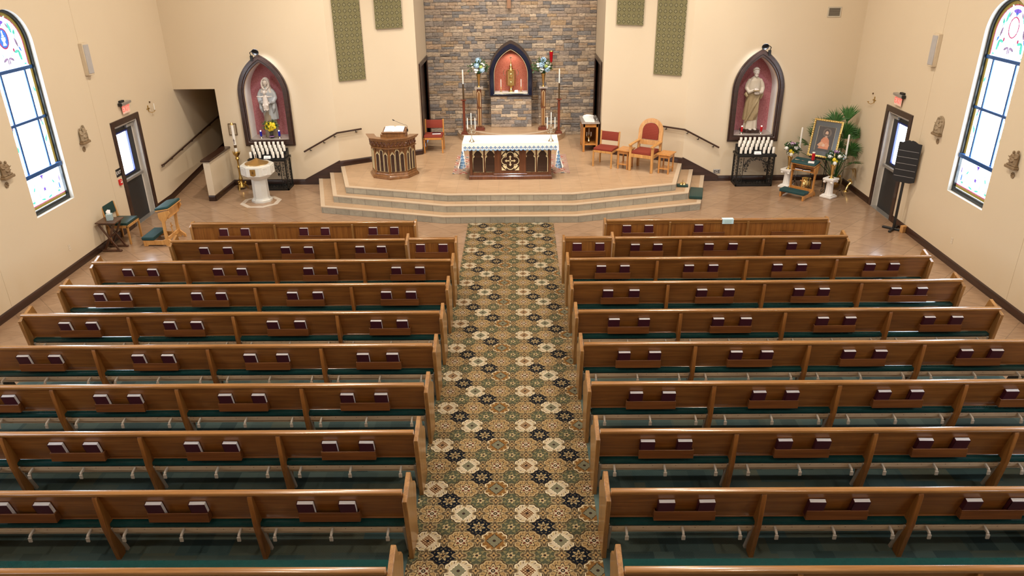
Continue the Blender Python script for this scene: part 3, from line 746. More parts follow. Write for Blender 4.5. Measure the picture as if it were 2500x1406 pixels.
# ---- exit doors
DOORM = plain('charcoal_door', (.020, .020, .022), .4)
JAMB = plain('pale_jamb', (.55, .52, .48), .5)
DGL = emit('door_glass', (.76, .87, 1.0), 14)
HALOBLUE = plain('door_glazing_bead', (.008, .02, .15), .35)  # blue halo of light round the door glass, painted as bead colour
def exit_door(n, M, sg):
    org = M @ Vector((0, 15.445, 0)); rot = M.to_euler()
    def X(a, b): return sorted((-sg*a, -sg*b))
    a, b = X(-.025, .02)
    d = MB().prism([(-.595, 0), (-.48, 0), (-.48, 2.085), (.48, 2.085), (.48, 0), (.595, 0), (.595, 2.20), (-.595, 2.20)], a, b, 'x').build('door_%d' % n, DWOOD, None, org, rot, bevel=.006)
    struct(d)
    a, b = X(.0, .20); MB().prism([(-.48, 0), (-.455, 0), (-.455, 2.06), (.455, 2.06), (.455, 0), (.48, 0), (.48, 2.085), (-.48, 2.085)], a, b, 'x').build('door_jamb', JAMB, d)
    a, b = X(.10, .14); lf = MB().prism([(-.455, .012), (.40, .012), (.40, 2.06), (-.455, 2.06)], a, b, 'x', [[(-.30, 1.06), (.17, 1.06), (.17, 1.90), (-.30, 1.90)]]).build('door_leaf', DOORM, d)
    a, b = X(.105, .15); MB().box((a, .40, .0), (b, .456, 2.06)).build('door_stop', JAMB, d)
    a, b = X(.125, .13); MB().box((a, -.30, 1.06), (b, .17, 1.90)).build('door_glass', DGL, lf)
    a, b = X(.085, .13); MB().prism([(-.325, 1.035), (.195, 1.035), (.195, 1.925), (-.325, 1.925)], a, b, 'x', [[(-.295, 1.065), (.165, 1.065), (.165, 1.895), (-.295, 1.895)]]).build('glazing_bead', HALOBLUE, lf)
    a, b = X(.04, .10); MB().box((a, -.44, .915), (b, .40, .985)).build('push_bar', GREYM, lf, bevel=.01)
    a, b = X(.04, .10); MB().box((a, .12, 1.965), (b, .40, 2.025)).build('door_closer', GREYM, lf, bevel=.006)
    ar = MB().tube([(-sg*.06, .2, 2.03), (-sg*.02, -.05, 2.045), (-sg*.03, -.36, 2.045)], .009, 6); ar.build('closer_arm', GREYM, lf)
    a, b = X(.02, .05); MB().box((a, -.46, 2.045), (b, .40, 2.075)).build('closer_track', GREYM, d)
    a, b = X(-.02, .2); MB().box((a, -.48, 0), (b, .48, .012)).build('threshold', GREYM, d)
exit_door(1, ML, 1); exit_door(2, MR, -1)

# ------------------------------------------------------------------ pews
ORD = ['', 'first', 'second', 'third', 'fourth', 'fifth', 'sixth', 'seventh', 'eighth', 'ninth', 'tenth']
ROWY = {1: 12.66, 2: 11.78, 3: 10.86, 4: 9.945, 5: 9.015, 6: 8.11, 7: 7.19, 8: 6.288, 9: 5.376, 10: 4.444}
LE = [-6.73, -5.285, -3.868, -2.462, -1.085]; RE = [.78, 2.15, 3.545, 4.945, 6.39]
SL = .282                                   # lean of the backrest
def yface(z): return -.03+(.84-z)*SL        # rear face of the backrest, relative to the rail front
book_cover = MB(); book_pages = MB()
book_cover.box((0, 0, 0), (.152, .005, .215)); book_cover.box((0, .040, 0), (.152, .045, .215)); book_cover.box((0, .0, 0), (.006, .045, .215))
book_pages.box((.006, .0045, .003), (.1495, .0405, .2135))
bc_me = book_cover.mesh('hymnal', MAROON, bevel=.0012); bp_me = book_pages.mesh('page_block', PAPER, bevel=.001)
rk = MB(); rk.box((-.28, 0, 0), (.28, .012, .105)); rk.box((-.28, .012, 0), (.28, .080, .010))
for q in (-.28, .268): rk.prism([(.012, .01), (.080, .01), (.052, .105), (.012, .105)], q, q+.012, 'x')
rack_me = rk.mesh('hymnal_rack', RACK, bevel=.002)
TLT = math.atan(SL)
MB_div = MB().prism([(-.047, .825), (-.055, .80), (-.040, .45), (.035, .0), (.13, 0), (.20, .37), (.090, .45), (-.020, .825)], -.022, .022, 'x')
div_me = MB_div.mesh('divider', OAKZ, bevel=.004)
MB_end = MB().prism([(.030, 0), (-.030, .45), (-.078, .780), (.235, .872), (.262, .80), (.30, .70), (.42, .62), (.46, .56), (.455, .48), (.40, .30), (.38, .12), (.42, 0)], -.0225, .0225, 'x')
end_me = MB_end.mesh('end_panel', OAKE, bevel=.005)
bracket_me = MB().prism([(-.085, -.045), (-.070, -.05), (-.062, -.012), (.0, .0), (0, .025), (-.070, .012), (-.085, -.0)], -.010, .010, 'x').box((-.017, -.092, -.062), (.017, -.078, -.012)).mesh('bracket', KGREY, bevel=.003)
kleg_me = MB().prism([(-.02, .03), (.012, .03), (.16, -.375), (.12, -.375)], -.013, .013, 'x').box((-.03, .10, -.375), (.012, .16, -.367)).mesh('kneeler_leg', KGREY, bevel=.002)
_c = {}
def cached(key, fn):
    if key not in _c: _c[key] = fn()
    return _c[key]
def kneeler(par, x0, x1):
    L = round(x1-x0-.07, 3); cx = (x0+x1)/2
    def board():
        m = MB().box((-L/2, -.008, -.022), (L/2, .008, .022)).box((-L/2, .016, -.062), (L/2, .026, -.036))
        for k in range(6):
            xx = -L/2+.05+(L-.1)*k/5; m.box((xx-.006, -.010, .008), (xx+.006, -.008, .015), 1)
        return m.mesh('kneeler', [KTAN, BLACKI], bevel=.002)
    k = link('kneeler', cached(('kb', L), board), par, (cx, .036, .372))
    pad = lambda: MB().box((-L/2+.005, .034, -.075), (L/2-.005, .088, -.005)).mesh('kneeler_pad', GREENV, bevel=.018, seg=2)
    link('kneeler_pad', cached(('kp', L), pad), k)
    for bx in (-L*.40, 0, L*.40): link('bracket', bracket_me, k, (bx, -.006, 0))
    for s in (-1, 1): link('kneeler_leg', kleg_me, k, (s*(L/2+.012), 0, -.0))
def pew(row, edges, side, rear=True):
    x0, x1 = edges[0], edges[-1]; L = round(x1-x0, 3)
    blk = 'left' if side < 0 else 'right'
    lab = 'long oak pew in the %s row from the altar, %s of the aisle' % (ORD[row], blk)
    t = thing('pew', lab, 'pew', (x0, ROWY[row], 0), 0, 'pews %s of the aisle' % blk)
    E = [e-x0 for e in edges]
    def panel():
        P = [(yface(.84), .84), (yface(.475), .475), (yface(.475)+.028, .475), (yface(.84)+.028, .84)]
        m = MB().prism(P, 0, L, 'x'); y = yface(.475); m.prism([(y-.006, .470), (y+.03, .470), (y+.03, .480), (y-.006, .484)], 0, L, 'x'); return m.mesh('back_panel', OAK, bevel=.002)
    link('back_panel', cached(('bp', L), panel), t)
    link('top_rail', cached(('tr', L), lambda: MB().prism([(-.058, .836), (-.060, .862), (-.052, .870), (-.004, .870), (.004, .862), (.002, .836)], 0, L, 'x').mesh('top_rail', OAKTOP, bevel=.003)), t)
    link('seat_cushion', cached(('sc', L), lambda: MB().box((.012, .022, .408), (L-.012, .505, .454)).mesh('seat_cushion', GREENF, bevel=.018, seg=2)), t)
    link('seat_board', cached(('sb', L), lambda: MB().box((0, .14, .375), (L, .49, .404)).box((0, .47, .31), (L, .49, .375)).mesh('seat_board', OAK, bevel=.003)), t)
    link('end_panel', end_me, t, (-.0225, 0, 0)); link('end_panel', end_me, t, (L+.0225, 0, 0))
    for e in E[1:-1]: link('divider', div_me, t, (e, 0, 0))
    for a, b in zip(E[:-1], E[1:]):
        link('hymnal_rack', rack_me, t, ((a+b)/2, yface(.51)-.084, .505))
        if rear: kneeler(t, a+(.0 if a else .0), b)
    return t
NCOV = 0
def hymnal(x, row, slot, bayn, nbay, side, z=.522, y=None, tilt=TLT, lab=None, rot=0):
    blk = 'left' if side < 0 else 'right'
    bays = {1: 'only rack'} if nbay == 1 else {1: 'aisle rack', 2: 'second rack from aisle', 3: 'third rack from aisle', 4: 'rack by the %s side aisle' % blk}
    if nbay == 3 : bays[3] = 'outermost rack'
    lab = lab or 'maroon hymnal, %s of pair, %s, %s row, %s pews' % (slot, bays[bayn], ORD[row], blk)
    yy = ROWY[row]+yface(z)-.047/math.cos(tilt) if y is None else y
    o = link('hymnal', bc_me, None, (x, yy, z), (tilt, 0, rot)); tag(o, lab, 'book', 'maroon hymnals in the pew racks')
    link('page_block', bp_me, o)
rb = random.Random(5)
for row in range(1, 11):
    for side in (-1, 1):
        if row == 1: E = [-5.87, -4.385, -2.99, -1.89] if side < 0 else [1.555, 2.68, 4.065, 5.47]
        elif row == 2: E = [-5.87, -4.43, -3.10, -1.93] if side < 0 else [1.60, 2.69, 4.08, 5.47]
        else:
            dx = {7: .01, 8: .018, 9: .022, 10: .024}.get(row, 0) if side > 0 else {9: .012, 10: .015}.get(row, 0)
            E = [e+dx for e in (LE if side < 0 else RE)]
        nb = len(E)-1
        if row > 1: pew(row, E, side, row >= 3)
        else:
            blk = 'left' if side < 0 else 'right'; x0, L = E[0], round(E[-1]-E[0], 3)
            t = thing('panelled_pew', 'oak panelled pew front facing the altar steps, %s of the aisle' % blk, 'pew', (x0, ROWY[1], 0), 0, 'pew fronts before the altar')
            m = MB().box((0, -.030, .10), (L, 0, .84))
            k = 0
            while k*.185 < L: m.box((k*.185-.002, -.033, .12), (k*.185+.002, -.030, .80)); k += 1
            m.build('front_panel', OAKZ, t, bevel=.0015)
            MB().prism([(-.058, .836), (-.060, .862), (-.052, .870), (.01, .870), (.018, .862), (.016, .836)], 0, L, 'x').box((0, -.045, .79), (L, -.030, .836)).build('top_rail', OAKTOP, t, bevel=.003)
            for xx in (-.0225, L+.0225): MB().prism([(-.02, 0), (-.07, .80), (.03, .862), (.11, .86), (.14, .70), (.12, .10), (.16, 0)], xx-.0225, xx+.0225, 'x').build('end_panel', OAKE, t, bevel=.005)
            for e in E[1:-1]: MB().box((e-x0-.018, -.07, 0), (e-x0+.018, -.031, .83)).build('divider', OAKE, t, bevel=.004)
            for a, b in zip(E[:-1], E[1:]): link('hymnal_rack', rack_me, t, ((a+b)/2-x0, -.112, .54))
        order = list(zip(E[:-1], E[1:]))
        if side < 0: order = order[::-1]
        if row < 10:
            for bn, (a, b) in enumerate(order, 1):
                cx = (a+b)/2
                for slot, off in (('left', -.19), ('right', .19)):
                    if row == 1 and side > 0 and (bn == 3 or (bn == 2 and slot == 'right')): continue
                    j = rb.uniform(-.015, .015)
                    if row == 1: hymnal(cx+off-.076+j, 1, slot, bn, nb, side, z=.552, y=ROWY[1]-.030-.048, tilt=0)
                    else: hymnal(cx+off-.076+j, row, slot, bn, nb, side, rot=rb.uniform(-.02, .02))
# two short pew fronts beside the aisle
for side, (a, b) in ((-1, (-1.862, -1.10)), (1, (.767, 1.545))):
    blk = 'left' if side < 0 else 'right'; L = round(b-a, 3)
    t = thing('short_pew', 'short one-bay oak pew front beside the aisle, on the %s' % blk, 'pew', (a, ROWY[2]+.02, 0), 0, 'short pew fronts at the aisle')
    m = MB().box((0, -.030, .10), (L, 0, .84)); m.box((L/2-.002, -.034, .12), (L/2+.002, -.03, .79)); m.build('front_panel', OAKZ, t, bevel=.0015)
    MB().prism([(-.058, .836), (-.060, .862), (-.052, .870), (.01, .870), (.018, .862), (.016, .836)], 0, L, 'x').box((0, -.045, .79), (L, -.030, .836)).build('top_rail', OAKTOP, t, bevel=.003)
    for xx in ((L+.0225, ) if side < 0 else (-.0225,)):
        MB().prism([(-.02, 0), (-.07, .80), (.03, .862), (.11, .86), (.14, .70), (.12, .10), (.16, 0)], xx-.0225, xx+.0225, 'x').build('end_panel', OAKE, t, bevel=.005)
    link('hymnal_rack', rack_me, t, (L/2, -.112, .54))
    for slot, off in (('left', -.19), ('right', .19)):
        hymnal((a+b)/2+off-.076, 2, slot, 1, 1, side, z=.552, y=ROWY[2]+.02-.078, tilt=0, lab='maroon hymnal, %s of pair in the short pew front %s of the aisle' % (slot, blk))
# things on the first right-hand pew front
NOTE = plain('notice_paper', (.52, .72, .78), .7, var=.03)
n_ = MB().box((3.60, 12.594, .8708), (3.80, 12.672, .873)).box((3.60, 12.592, .785), (3.80, 12.595, .8725))
nt_ = tag(n_.build('paper_notice', NOTE), 'pale blue paper notice folded over the first right-hand pew front', 'notice')
for k in range(3): MB().box((3.64, 12.590, .845-k*.02), (3.76, 12.5918, .850-k*.02)).build('printed_line', plain('print', (.35, .42, .30), .7), nt_)
g = MB().lathe([(.0, 0), (.03, 0), (.034, .09), (.031, .09), (.028, .01), (0, .01)], (4.72, 12.585, .556), 16).build('small_jar', GLASS); tag(g, 'small clear glass jar in outermost rack of the first right pew front', 'jar')
g = MB().lathe([(.0, 0), (.022, 0), (.024, .05), (.02, .065), (0, .07)], (5.00, 12.585, .556), 16).build('small_cup', GREYM); tag(g, 'small grey cup in outermost rack of the first right pew front', 'cup')

# ------------------------------------------------------------------ side niches, votive stands, statues
def gilt_line(mb, pts, r=.006, closed=False, mat=0, flat=1): mb.tube(pts, r, 5, mat, closed, flat=flat)
def side_niche(side):
    cx = NIX[side]; fy = 17.95
    who = 'woman-and-child' if side == 'left' else 'bearded man'
    f = MB(); wo, ho = .605, .945
    out = gothic(cx, wo, .985, 2.17, ho, 14)
    for wi, z0, hh, y0 in ((.478, 1.115, .815, .06), (.515, 1.08, .86, .085), (.56, 1.04, .90, .05)):
        pass
    f.prism(out, fy-.055, fy-.001, 'y', [gothic(cx, .465, 1.13, 2.17, NH-.03, 14)])
    f.prism(gothic(cx, .575, 1.015, 2.17, .915, 14), fy-.085, fy-.0551, 'y', [gothic(cx, .50, 1.095, 2.17, .835, 14)])
    t = f.build('arched_surround', DWOOD, bevel=.008); tag(t, 'pointed dark walnut frame around the %s statue niche' % who, 'niche frame', 'pointed niche frames')
    n = MB(); inn = gothic(cx, .466, 1.129, 2.17, NH-.029, 14); k = len(inn)
    n.add([(x, fy, z) for x, z in inn]+[(x, fy+.46, z) for x, z in inn], [(i, (i+1) % k, k+(i+1) % k, k+i) for i in range(k)])
    struct(n.build('wall_niche_reveal', PLASTER, smooth=.5))
    struct(MB().prism(gothic(cx, .48, 1.10, 2.17, NH, 14), fy+.455, fy+.48, 'y').build('wall_niche_back', DAMASK, smooth=0))
    sl = MB().prism([(cx-.462, fy+.45), (cx-.462, fy-.02), (cx-.25, fy-.06), (cx+.25, fy-.06), (cx+.462, fy-.02), (cx+.462, fy+.45)], 1.13, 1.155)
    tag(sl.build('niche_shelf', GRANITE, bevel=.004), 'grey stone shelf inside the %s statue niche' % who, 'shelf')
    # picture lamp
    s = -1 if side == 'left' else 1
    L = thing('picture_lamp', 'black disc lamp on a bent arm above the %s niche' % who, 'lamp', (cx+s*.14, fy-.055, 3.03), 0, 'niche lamps')
    MB().box((-.03, -.05, -.05), (.03, 0, .07)).build('mount', BLACKP, L, bevel=.006)
    MB().tube([(0, -.04, .06), (0, -.10, .14), (-s*.10, -.26, .19), (-s*.20, -.36, .20)], .009, 6).build('arm', BLACKP, L)
    M = Matrix.Translation((-s*.24, -.40, .21)) @ Matrix.Rotation(math.radians(-62), 4, 'X')
    MB().lathe([(0, 0), (.055, .0), (.078, -.03), (.080, -.045), (.07, -.045), (.05, -.01), (0, -.008)], n=24, M=M).build('lamp_head', BLACKP, L)
    # votive stand
    vx0 = -6.45 if side == 'left' else 5.197; vx1 = vx0+.876; y0, y1 = 17.44, 17.86
    V = thing('votive_stand', 'black wrought-iron votive stand with leaf scrolls below the %s niche' % who, 'candle stand', (vx0, y0, 0), 0, 'votive stands')
    w, d = vx1-vx0, y1-y0
    fr = MB()
    for x in (0, w-.03):
        for y in (0, d-.03): fr.box((x, y, 0), (x+.03, y+.03, .73))
    fr.box((0, 0, .0), (w, .03, .05)); fr.box((0, d-.03, 0), (w, d, .05)); fr.box((0, 0, 0), (.03, d, .05)); fr.box((w-.03, 0, 0), (w, d, .05)); fr.box((0, 0, .005), (w, d, .015))
    for x in (.13, w-.145): fr.box((x, 0, .05), (x+.015, .015, .70))
    fr.build('frame', BLACKI, V, bevel=.003)
    MB().box((-.02, -.02, .72), (w+.02, d+.02, .775)).build('tray', BLACKI, V, bevel=.006)
    tr = MB()
    for k, (yy, zz) in enumerate(((.035, .785), (.135, .845), (.235, .90), (.335, .955))): tr.box((.01, yy-.045, .775), (w-.01, yy+.055, zz))
    tr.build('stepped_rack', BLACKP, V)
    def scroll(mb, c, r, turns, ph, dirn=1, plane='y'):
        P = []
        for i in range(26):
            a = ph+dirn*turns*2*PI*i/25; rr = r*(1-.8*i/25); P.append((c[0]+rr*math.cos(a), 0, c[1]+rr*math.sin(a)))
        if plane == 'x': P = [(0, p[0], p[2]) for p in P]
        mb.tube(P, .0055, 5)
    def leaf(mb, c, r, a, plane='y'):
        P = [(0, 0), (r*.5, r*.45), (r*1.3, r*.2), (r*1.7, 0), (r*1.3, -r*.2), (r*.5, -r*.45)]
        P = [(c[0]+x*math.cos(a)-z*math.sin(a), c[1]+x*math.sin(a)+z*math.cos(a)) for x, z in P]
        mb.prism(P, -.003, .003, plane if plane == 'y' else 'x')
    rn = random.Random(9)
    for nm, Wd, plane, loc in (('front_scrollwork', w, 'y', (0, .012, 0)), ('side_scrollwork', d, 'x', (.012, 0, 0)), ('side_scrollwork', d, 'x', (w-.012, 0, 0))):
        sw = MB()
        if plane == 'y':
            A = [(.16+(Wd-.32)*.5*(1-math.cos(PI*i/16)), .46+.20*math.sin(PI*i/16)) for i in range(17)]
            sw.tube([(x, 0, z) for x, z in A], .006, 5)
            for i in range(1, 16):
                x, z = A[i]; scroll(sw, (x, z+.025 if z < .63 else .68), .035, 1.2, rn.uniform(0, 6), rn.choice((-1, 1)))
                leaf(sw, (x, z), .028, rn.uniform(0, 6.3)); leaf(sw, (x+.02, min(.69, z+.05)), .022, rn.uniform(0, 6.3))
            for s2 in (0, 1):
                for j in range(9):
                    z = .09+j*.07; x = .075 if s2 == 0 else Wd-.075; scroll(sw, (x, z), .034, 1.1, j*1.3, 1 if s2 else -1); leaf(sw, (x, z), .024, rn.uniform(0, 6.3))
                for j in range(4):
                    z = .40+j*.06; x = .19+.02*j if s2 == 0 else Wd-.19-.02*j; scroll(sw, (x, z), .045, 1.3, j*1.9, -1 if s2 else 1); leaf(sw, (x, z-.03), .03, rn.uniform(0, 6.3))
            for j in range(11):
                x = .05+j*(Wd-.1)/10; scroll(sw, (x, .085), .036, 1.1, j*1.1); leaf(sw, (x, .09), .03, rn.uniform(.4, 2.7))
        else:
            for j in range(9):
                z = .09+j*.073
                for yy in (Wd*.28, Wd*.72): scroll(sw, (yy, z), .042, 1.2, j*1.4+yy*5, 1 if yy > .2 else -1, 'x'); leaf(sw, (yy, z), .028, rn.uniform(0, 6.3), 'x')
        sw.build(nm, BLACKI, V, loc)
    # votive candles
    body = MB().lathe([(0, 0), (.029, 0), (.030, .02), (.030, .145), (.027, .152), (.012, .154), (0, .150)], n=16).mesh('candle', WHITE)
    cup = MB().lathe([(0, 0), (.024, 0), (.031, .012), (.031, .018), (0, .018)], n=16).mesh('cup', BLACKP)
    wick = MB().tube([(0, 0, .15), (0, 0, .163)], .0018, 5).mesh('wick', BLACKP)
    RN = ['front', 'second', 'third', 'back']; ON = ['first', 'second', 'third', 'fourth', 'fifth', 'sixth', 'seventh', 'eighth']
    for r, (n_, off) in enumerate(((8, 0), (7, .5), (8, 0), (7, .5))):
        yy = y0+(.035, .135, .235, .335)[r]; zz = (.785, .845, .90, .955)[r]
        for i in range(n_):
            if r == 0 and i in (3, 4): continue
            lit = side == 'right' and r == 1 and i == 1
            x = vx0+.058+.1085*(i+off)
            o = link('votive_candle', body, None, (x, yy, zz+.008))
            tag(o, '%s white votive candle, %s from left in %s row, %s niche' % ('lit' if lit else 'unlit', ON[i], RN[r], side), 'candle', 'white votive candles, %s stand' % side)
            link('cup', cup, o, (0, 0, -.008)); link('wick', wick, o)
            if lit: MB().ball((0, 0, .178), (.006, .006, .014)).build('flame', FLAME, o)
    sg = MB().prism([(0, 0), (.09, 0), (.045, .075)], 0, .16, 'x').build('tent_card', PAPER, None, (vx0+.37, y0-.01, .776), bevel=.001)
    tag(sg, 'small white tent card at the front of the %s votive stand' % side, 'card')
    MB().box((.03, -.001, .02), (.13, .0, .026)).build('printed_line', BLUEG, sg, (0, .02, .015), (.6, 0, 0))
side_niche('left'); side_niche('right')

def loft(mb, secs, n=28, M=None, mat=0):
    """secs: (z, cx, cy, rx, ry, folds amplitude, fold count, phase)"""
    vs = []
    for (z, cx, cy, rx, ry, fa, fn, ph) in secs:
        for q in range(n):
            a = 2*PI*q/n; k = 1+fa*math.cos(fn*a+ph)
            vs.append((cx+rx*k*math.cos(a), cy+ry*k*math.sin(a), z))
    k = len(secs)
    fs = [(i*n+q, i*n+(q+1) % n, (i+1)*n+(q+1) % n, (i+1)*n+q) for i in range(k-1) for q in range(n)]
    fs += [tuple(reversed(range(n))), tuple((k-1)*n+q for q in range(n))]
    return mb.add(vs, fs, mat, M)
def head(mb, c, r, beard=False, M=None):
    """a head with brow, nose, mouth, chin, ears; faces -y"""
    x, y, z = c
    mb.ball((x, y, z), (r*.80, r*.92, r*1.05), 20, 14, M=M)
    mb.ball((x, y-r*.18, z-r*.50), (r*.56, r*.62, r*.52), 16, 10, M=M)
    mb.prism([(0, .05), (-.36*r, -.42*r), (-.16*r, -.52*r), (0, -.5*r)], x-r*.11, x+r*.11, 'x', M=(M or Matrix()) @ Matrix.Translation((0, y-r*.80, z+.04*r)))
    for s in (-1, 1):
        mb.ball((x+s*r*.32, y-r*.82, z+r*.18), (r*.22, r*.10, r*.06), 8, 6, M=M)
        mb.ball((x+s*r*.32, y-r*.80, z+r*.04), (r*.12, r*.08, r*.07), 8, 6, M=M)
        mb.ball((x+s*r*.80, y+r*.05, z-r*.05), (r*.10, r*.20, r*.26), 8, 6, M=M)
        mb.ball((x+s*r*.42, y-r*.62, z-r*.22), (r*.22, r*.2, r*.2), 8, 6, M=M)
    mb.ball((x, y-r*.86, z-r*.50), (r*.22, r*.08, r*.05), 8, 6, M=M); mb.ball((x, y-r*.84, z-r*.60), (r*.18, r*.09, r*.05), 8, 6, M=M)
    mb.ball((x, y-r*.70, z-r*.86), (r*.22, r*.20, r*.16), 8, 6, M=M)
    if beard:
        mb.ball((x, y-r*.45, z-r*.92), (r*.55, r*.52, r*.50), 14, 8, M=M); mb.ball((x, y-r*.62, z-r*1.2), (r*.32, r*.34, r*.36), 10, 8, M=M)
        for s in (-1, 1): mb.ball((x+s*r*.25, y-r*.88, z-r*.42), (r*.24, r*.10, r*.08), 8, 6, M=M)
def hand(mb, c, d, up, s, sc_=1.0):
    """palm, four fingers and a thumb; c wrist, d pointing direction, up back-of-hand normal"""
    c = Vector(c); d = Vector(d).normalized(); up = Vector(up).normalized(); sd = d.cross(up).normalized()*s
    p = c+d*.035*sc_
    for k in range(3): mb.tube([c+sd*(k-1)*.010*sc_, p+sd*(k-1)*.012*sc_], [.012*sc_, .013*sc_], 8)
    for k, L in enumerate((.036, .042, .040, .032)):
        b = p+sd*(k-1.5)*.0095*sc_
        mb.tube([b, b+d*L*.5*sc_-up*.003*sc_, b+d*L*.9*sc_-up*.014*sc_], [.0062*sc_, .0056*sc_, .0045*sc_], 6)
    b = c+d*.012*sc_-sd*.016*sc_; mb.tube([b, b+d*.018*sc_-sd*.014*sc_, b+d*.036*sc_-sd*.016*sc_-up*.006*sc_], [.0075*sc_, .0066*sc_, .0055*sc_], 6)
def remesh(o, v=.007, smooth=2):
    r = o.modifiers.new('r', 'REMESH'); r.mode = 'VOXEL'; r.voxel_size = v; r.use_smooth_shade = True
    if smooth:
        q = o.modifiers.new('s', 'SMOOTH'); q.iterations = smooth; q.factor = .5
    return o
def statue_mat(name, c, c2):
    m = Mt(name, .5); n = m.noise(m.coord('Object', (1, 1, .5)), 9, 3)
    m.col(m.mix(n, c, c2)); return m.m
SROBE = statue_mat('statue_dress', (.24, .19, .13), (.33, .27, .20)); SMANT = statue_mat('statue_mantle', (.30, .32, .345), (.38, .395, .41))
SWHITE = statue_mat('statue_skin', (.50, .445, .40), (.58, .52, .47)); SBROWN = statue_mat('statue_robe', (.24, .17, .085), (.32, .24, .13)); STUNIC = statue_mat('statue_tunic', (.46, .40, .32), (.54, .48, .40))
# --- woman and child, 1.42 m
T = thing('statue', 'painted statue of a veiled woman holding a child, in the left niche', 'statue', (-6.02, 18.17, 1.156))
m = MB()
loft(m, [(0, 0, .0, .17, .13, .10, 9, 0), (.06, 0, 0, .165, .125, .09, 9, .1), (.35, 0, .0, .145, .115, .07, 9, .4), (.62, 0, .0, .135, .11, .05, 8, .8), (.82, 0, .0, .13, .105, .03, 7, 1), (.98, 0, 0, .135, .10, .01, 6, 1), (1.10, 0, 0, .14, .09, 0, 5, 0), (1.155, 0, 0, .10, .07, 0, 5, 0), (1.20, 0, -.005, .045, .045, 0, 5, 0)])
loft(m, [(0, -.05, -.10, .06, .045, .06, 5, 0), (.3, -.05, -.09, .055, .04, .05, 5, .5), (.6, -.03, -.075, .05, .035, .03, 5, 1)])
remesh(m.build('dress', SROBE, T), .008)
m = MB()
loft(m, [(.42, .03, .02, .165, .125, .05, 11, 0), (.55, .02, .02, .175, .13, .05, 11, .3), (.75, .01, .015, .18, .13, .04, 10, .6), (.92, 0, .01, .178, .125, .03, 9, 1), (1.05, 0, 0, .168, .112, .01, 8, 1), (1.14, 0, 0, .13, .09, 0, 8, 1), (1.19, 0, .01, .075, .07, 0, 8, 1)])
for s in (-1, 1):
    m.tube([(s*.06, 0, 1.13), (s*.12, 0, 1.105), (s*.165, -.01, 1.03), (s*.185, -.03, .93), (s*.15, -.10, .85), (s*.07, -.155, .85)], [.03, .052, .058, .058, .055, .04], 10)
    m.tube([(s*.16, -.07, .85), (s*.15, -.10, .70), (s*.13, -.10, .60)], [.04, .045, .015], 10)
remesh(m.build('mantle', SMANT, T), .008)
m = MB(); head(m, (0, -.02, 1.285), .078); m.tube([(0, -.01, 1.16), (0, -.015, 1.24)], .036, 10)
hand(m, (-.075, -.155, .845), (1, -.1, .35), (0, -1, .3), 1, 1.5); hand(m, (.085, -.155, .84), (-1, -.1, -.1), (0, -1, .3), -1, 1.5)
remesh(m.build('head_and_hands', SWHITE, T), .0045, 1)
m = MB(); loft(m, [(1.06, 0, 0, .165, .11, .03, 8, 0), (1.13, 0, .005, .135, .10, .03, 8, 0), (1.20, 0, .012, .102, .092, .02, 8, 0), (1.28, 0, .018, .093, .095, .01, 6, 0), (1.35, 0, .012, .082, .088, 0, 6, 0), (1.395, 0, .008, .05, .06, 0, 6, 0), (1.41, 0, .008, .01, .02, 0, 6, 0)])
m.v = [(x, y if y > -.02 or z < 1.17 or abs(x) > .066 else max(y, -.035), z) for x, y, z in m.v]
m.tube([(-.055, -.05, 1.355), (-.082, -.06, 1.28), (-.075, -.065, 1.20), (-.02, -.10, 1.13)], [.018, .022, .024, .02], 8); m.tube([(.055, -.05, 1.355), (.082, -.06, 1.28), (.075, -.065, 1.20), (.02, -.10, 1.13)], [.018, .022, .024, .02], 8)
m.tube([(-.055, -.05, 1.355), (0, -.072, 1.378), (.055, -.05, 1.355)], .018, 8)
remesh(m.build('veil', SWHITE, T), .006)
m = MB(); loft(m, [(.68, 0, -.215, .062, .032, .12, 7, 0), (.74, 0, -.215, .066, .040, .08, 7, 0), (.80, 0, -.20, .07, .055, .03, 7, 0), (.90, 0, -.185, .062, .045, 0, 5, 0), (.99, 0, -.18, .055, .04, 0, 5, 0), (1.03, 0, -.18, .03, .03, 0, 5, 0)])
head(m, (0, -.195, 1.085), .050)
for s in (-1, 1):
    m.tube([(s*.045, -.19, .995), (s*.09, -.21, .985), (s*.14, -.225, 1.0)], [.020, .018, .012], 8); hand(m, (s*.14, -.225, 1.0), (s, -.2, .2), (0, 0, 1), s, .75)
    m.tube([(s*.035, -.20, .83), (s*.045, -.235, .79), (s*.030, -.225, .69)], [.032, .028, .018], 8); m.ball((s*.030, -.245, .68), (.018, .034, .014))
remesh(m.build('child', SWHITE, T), .0045, 1)
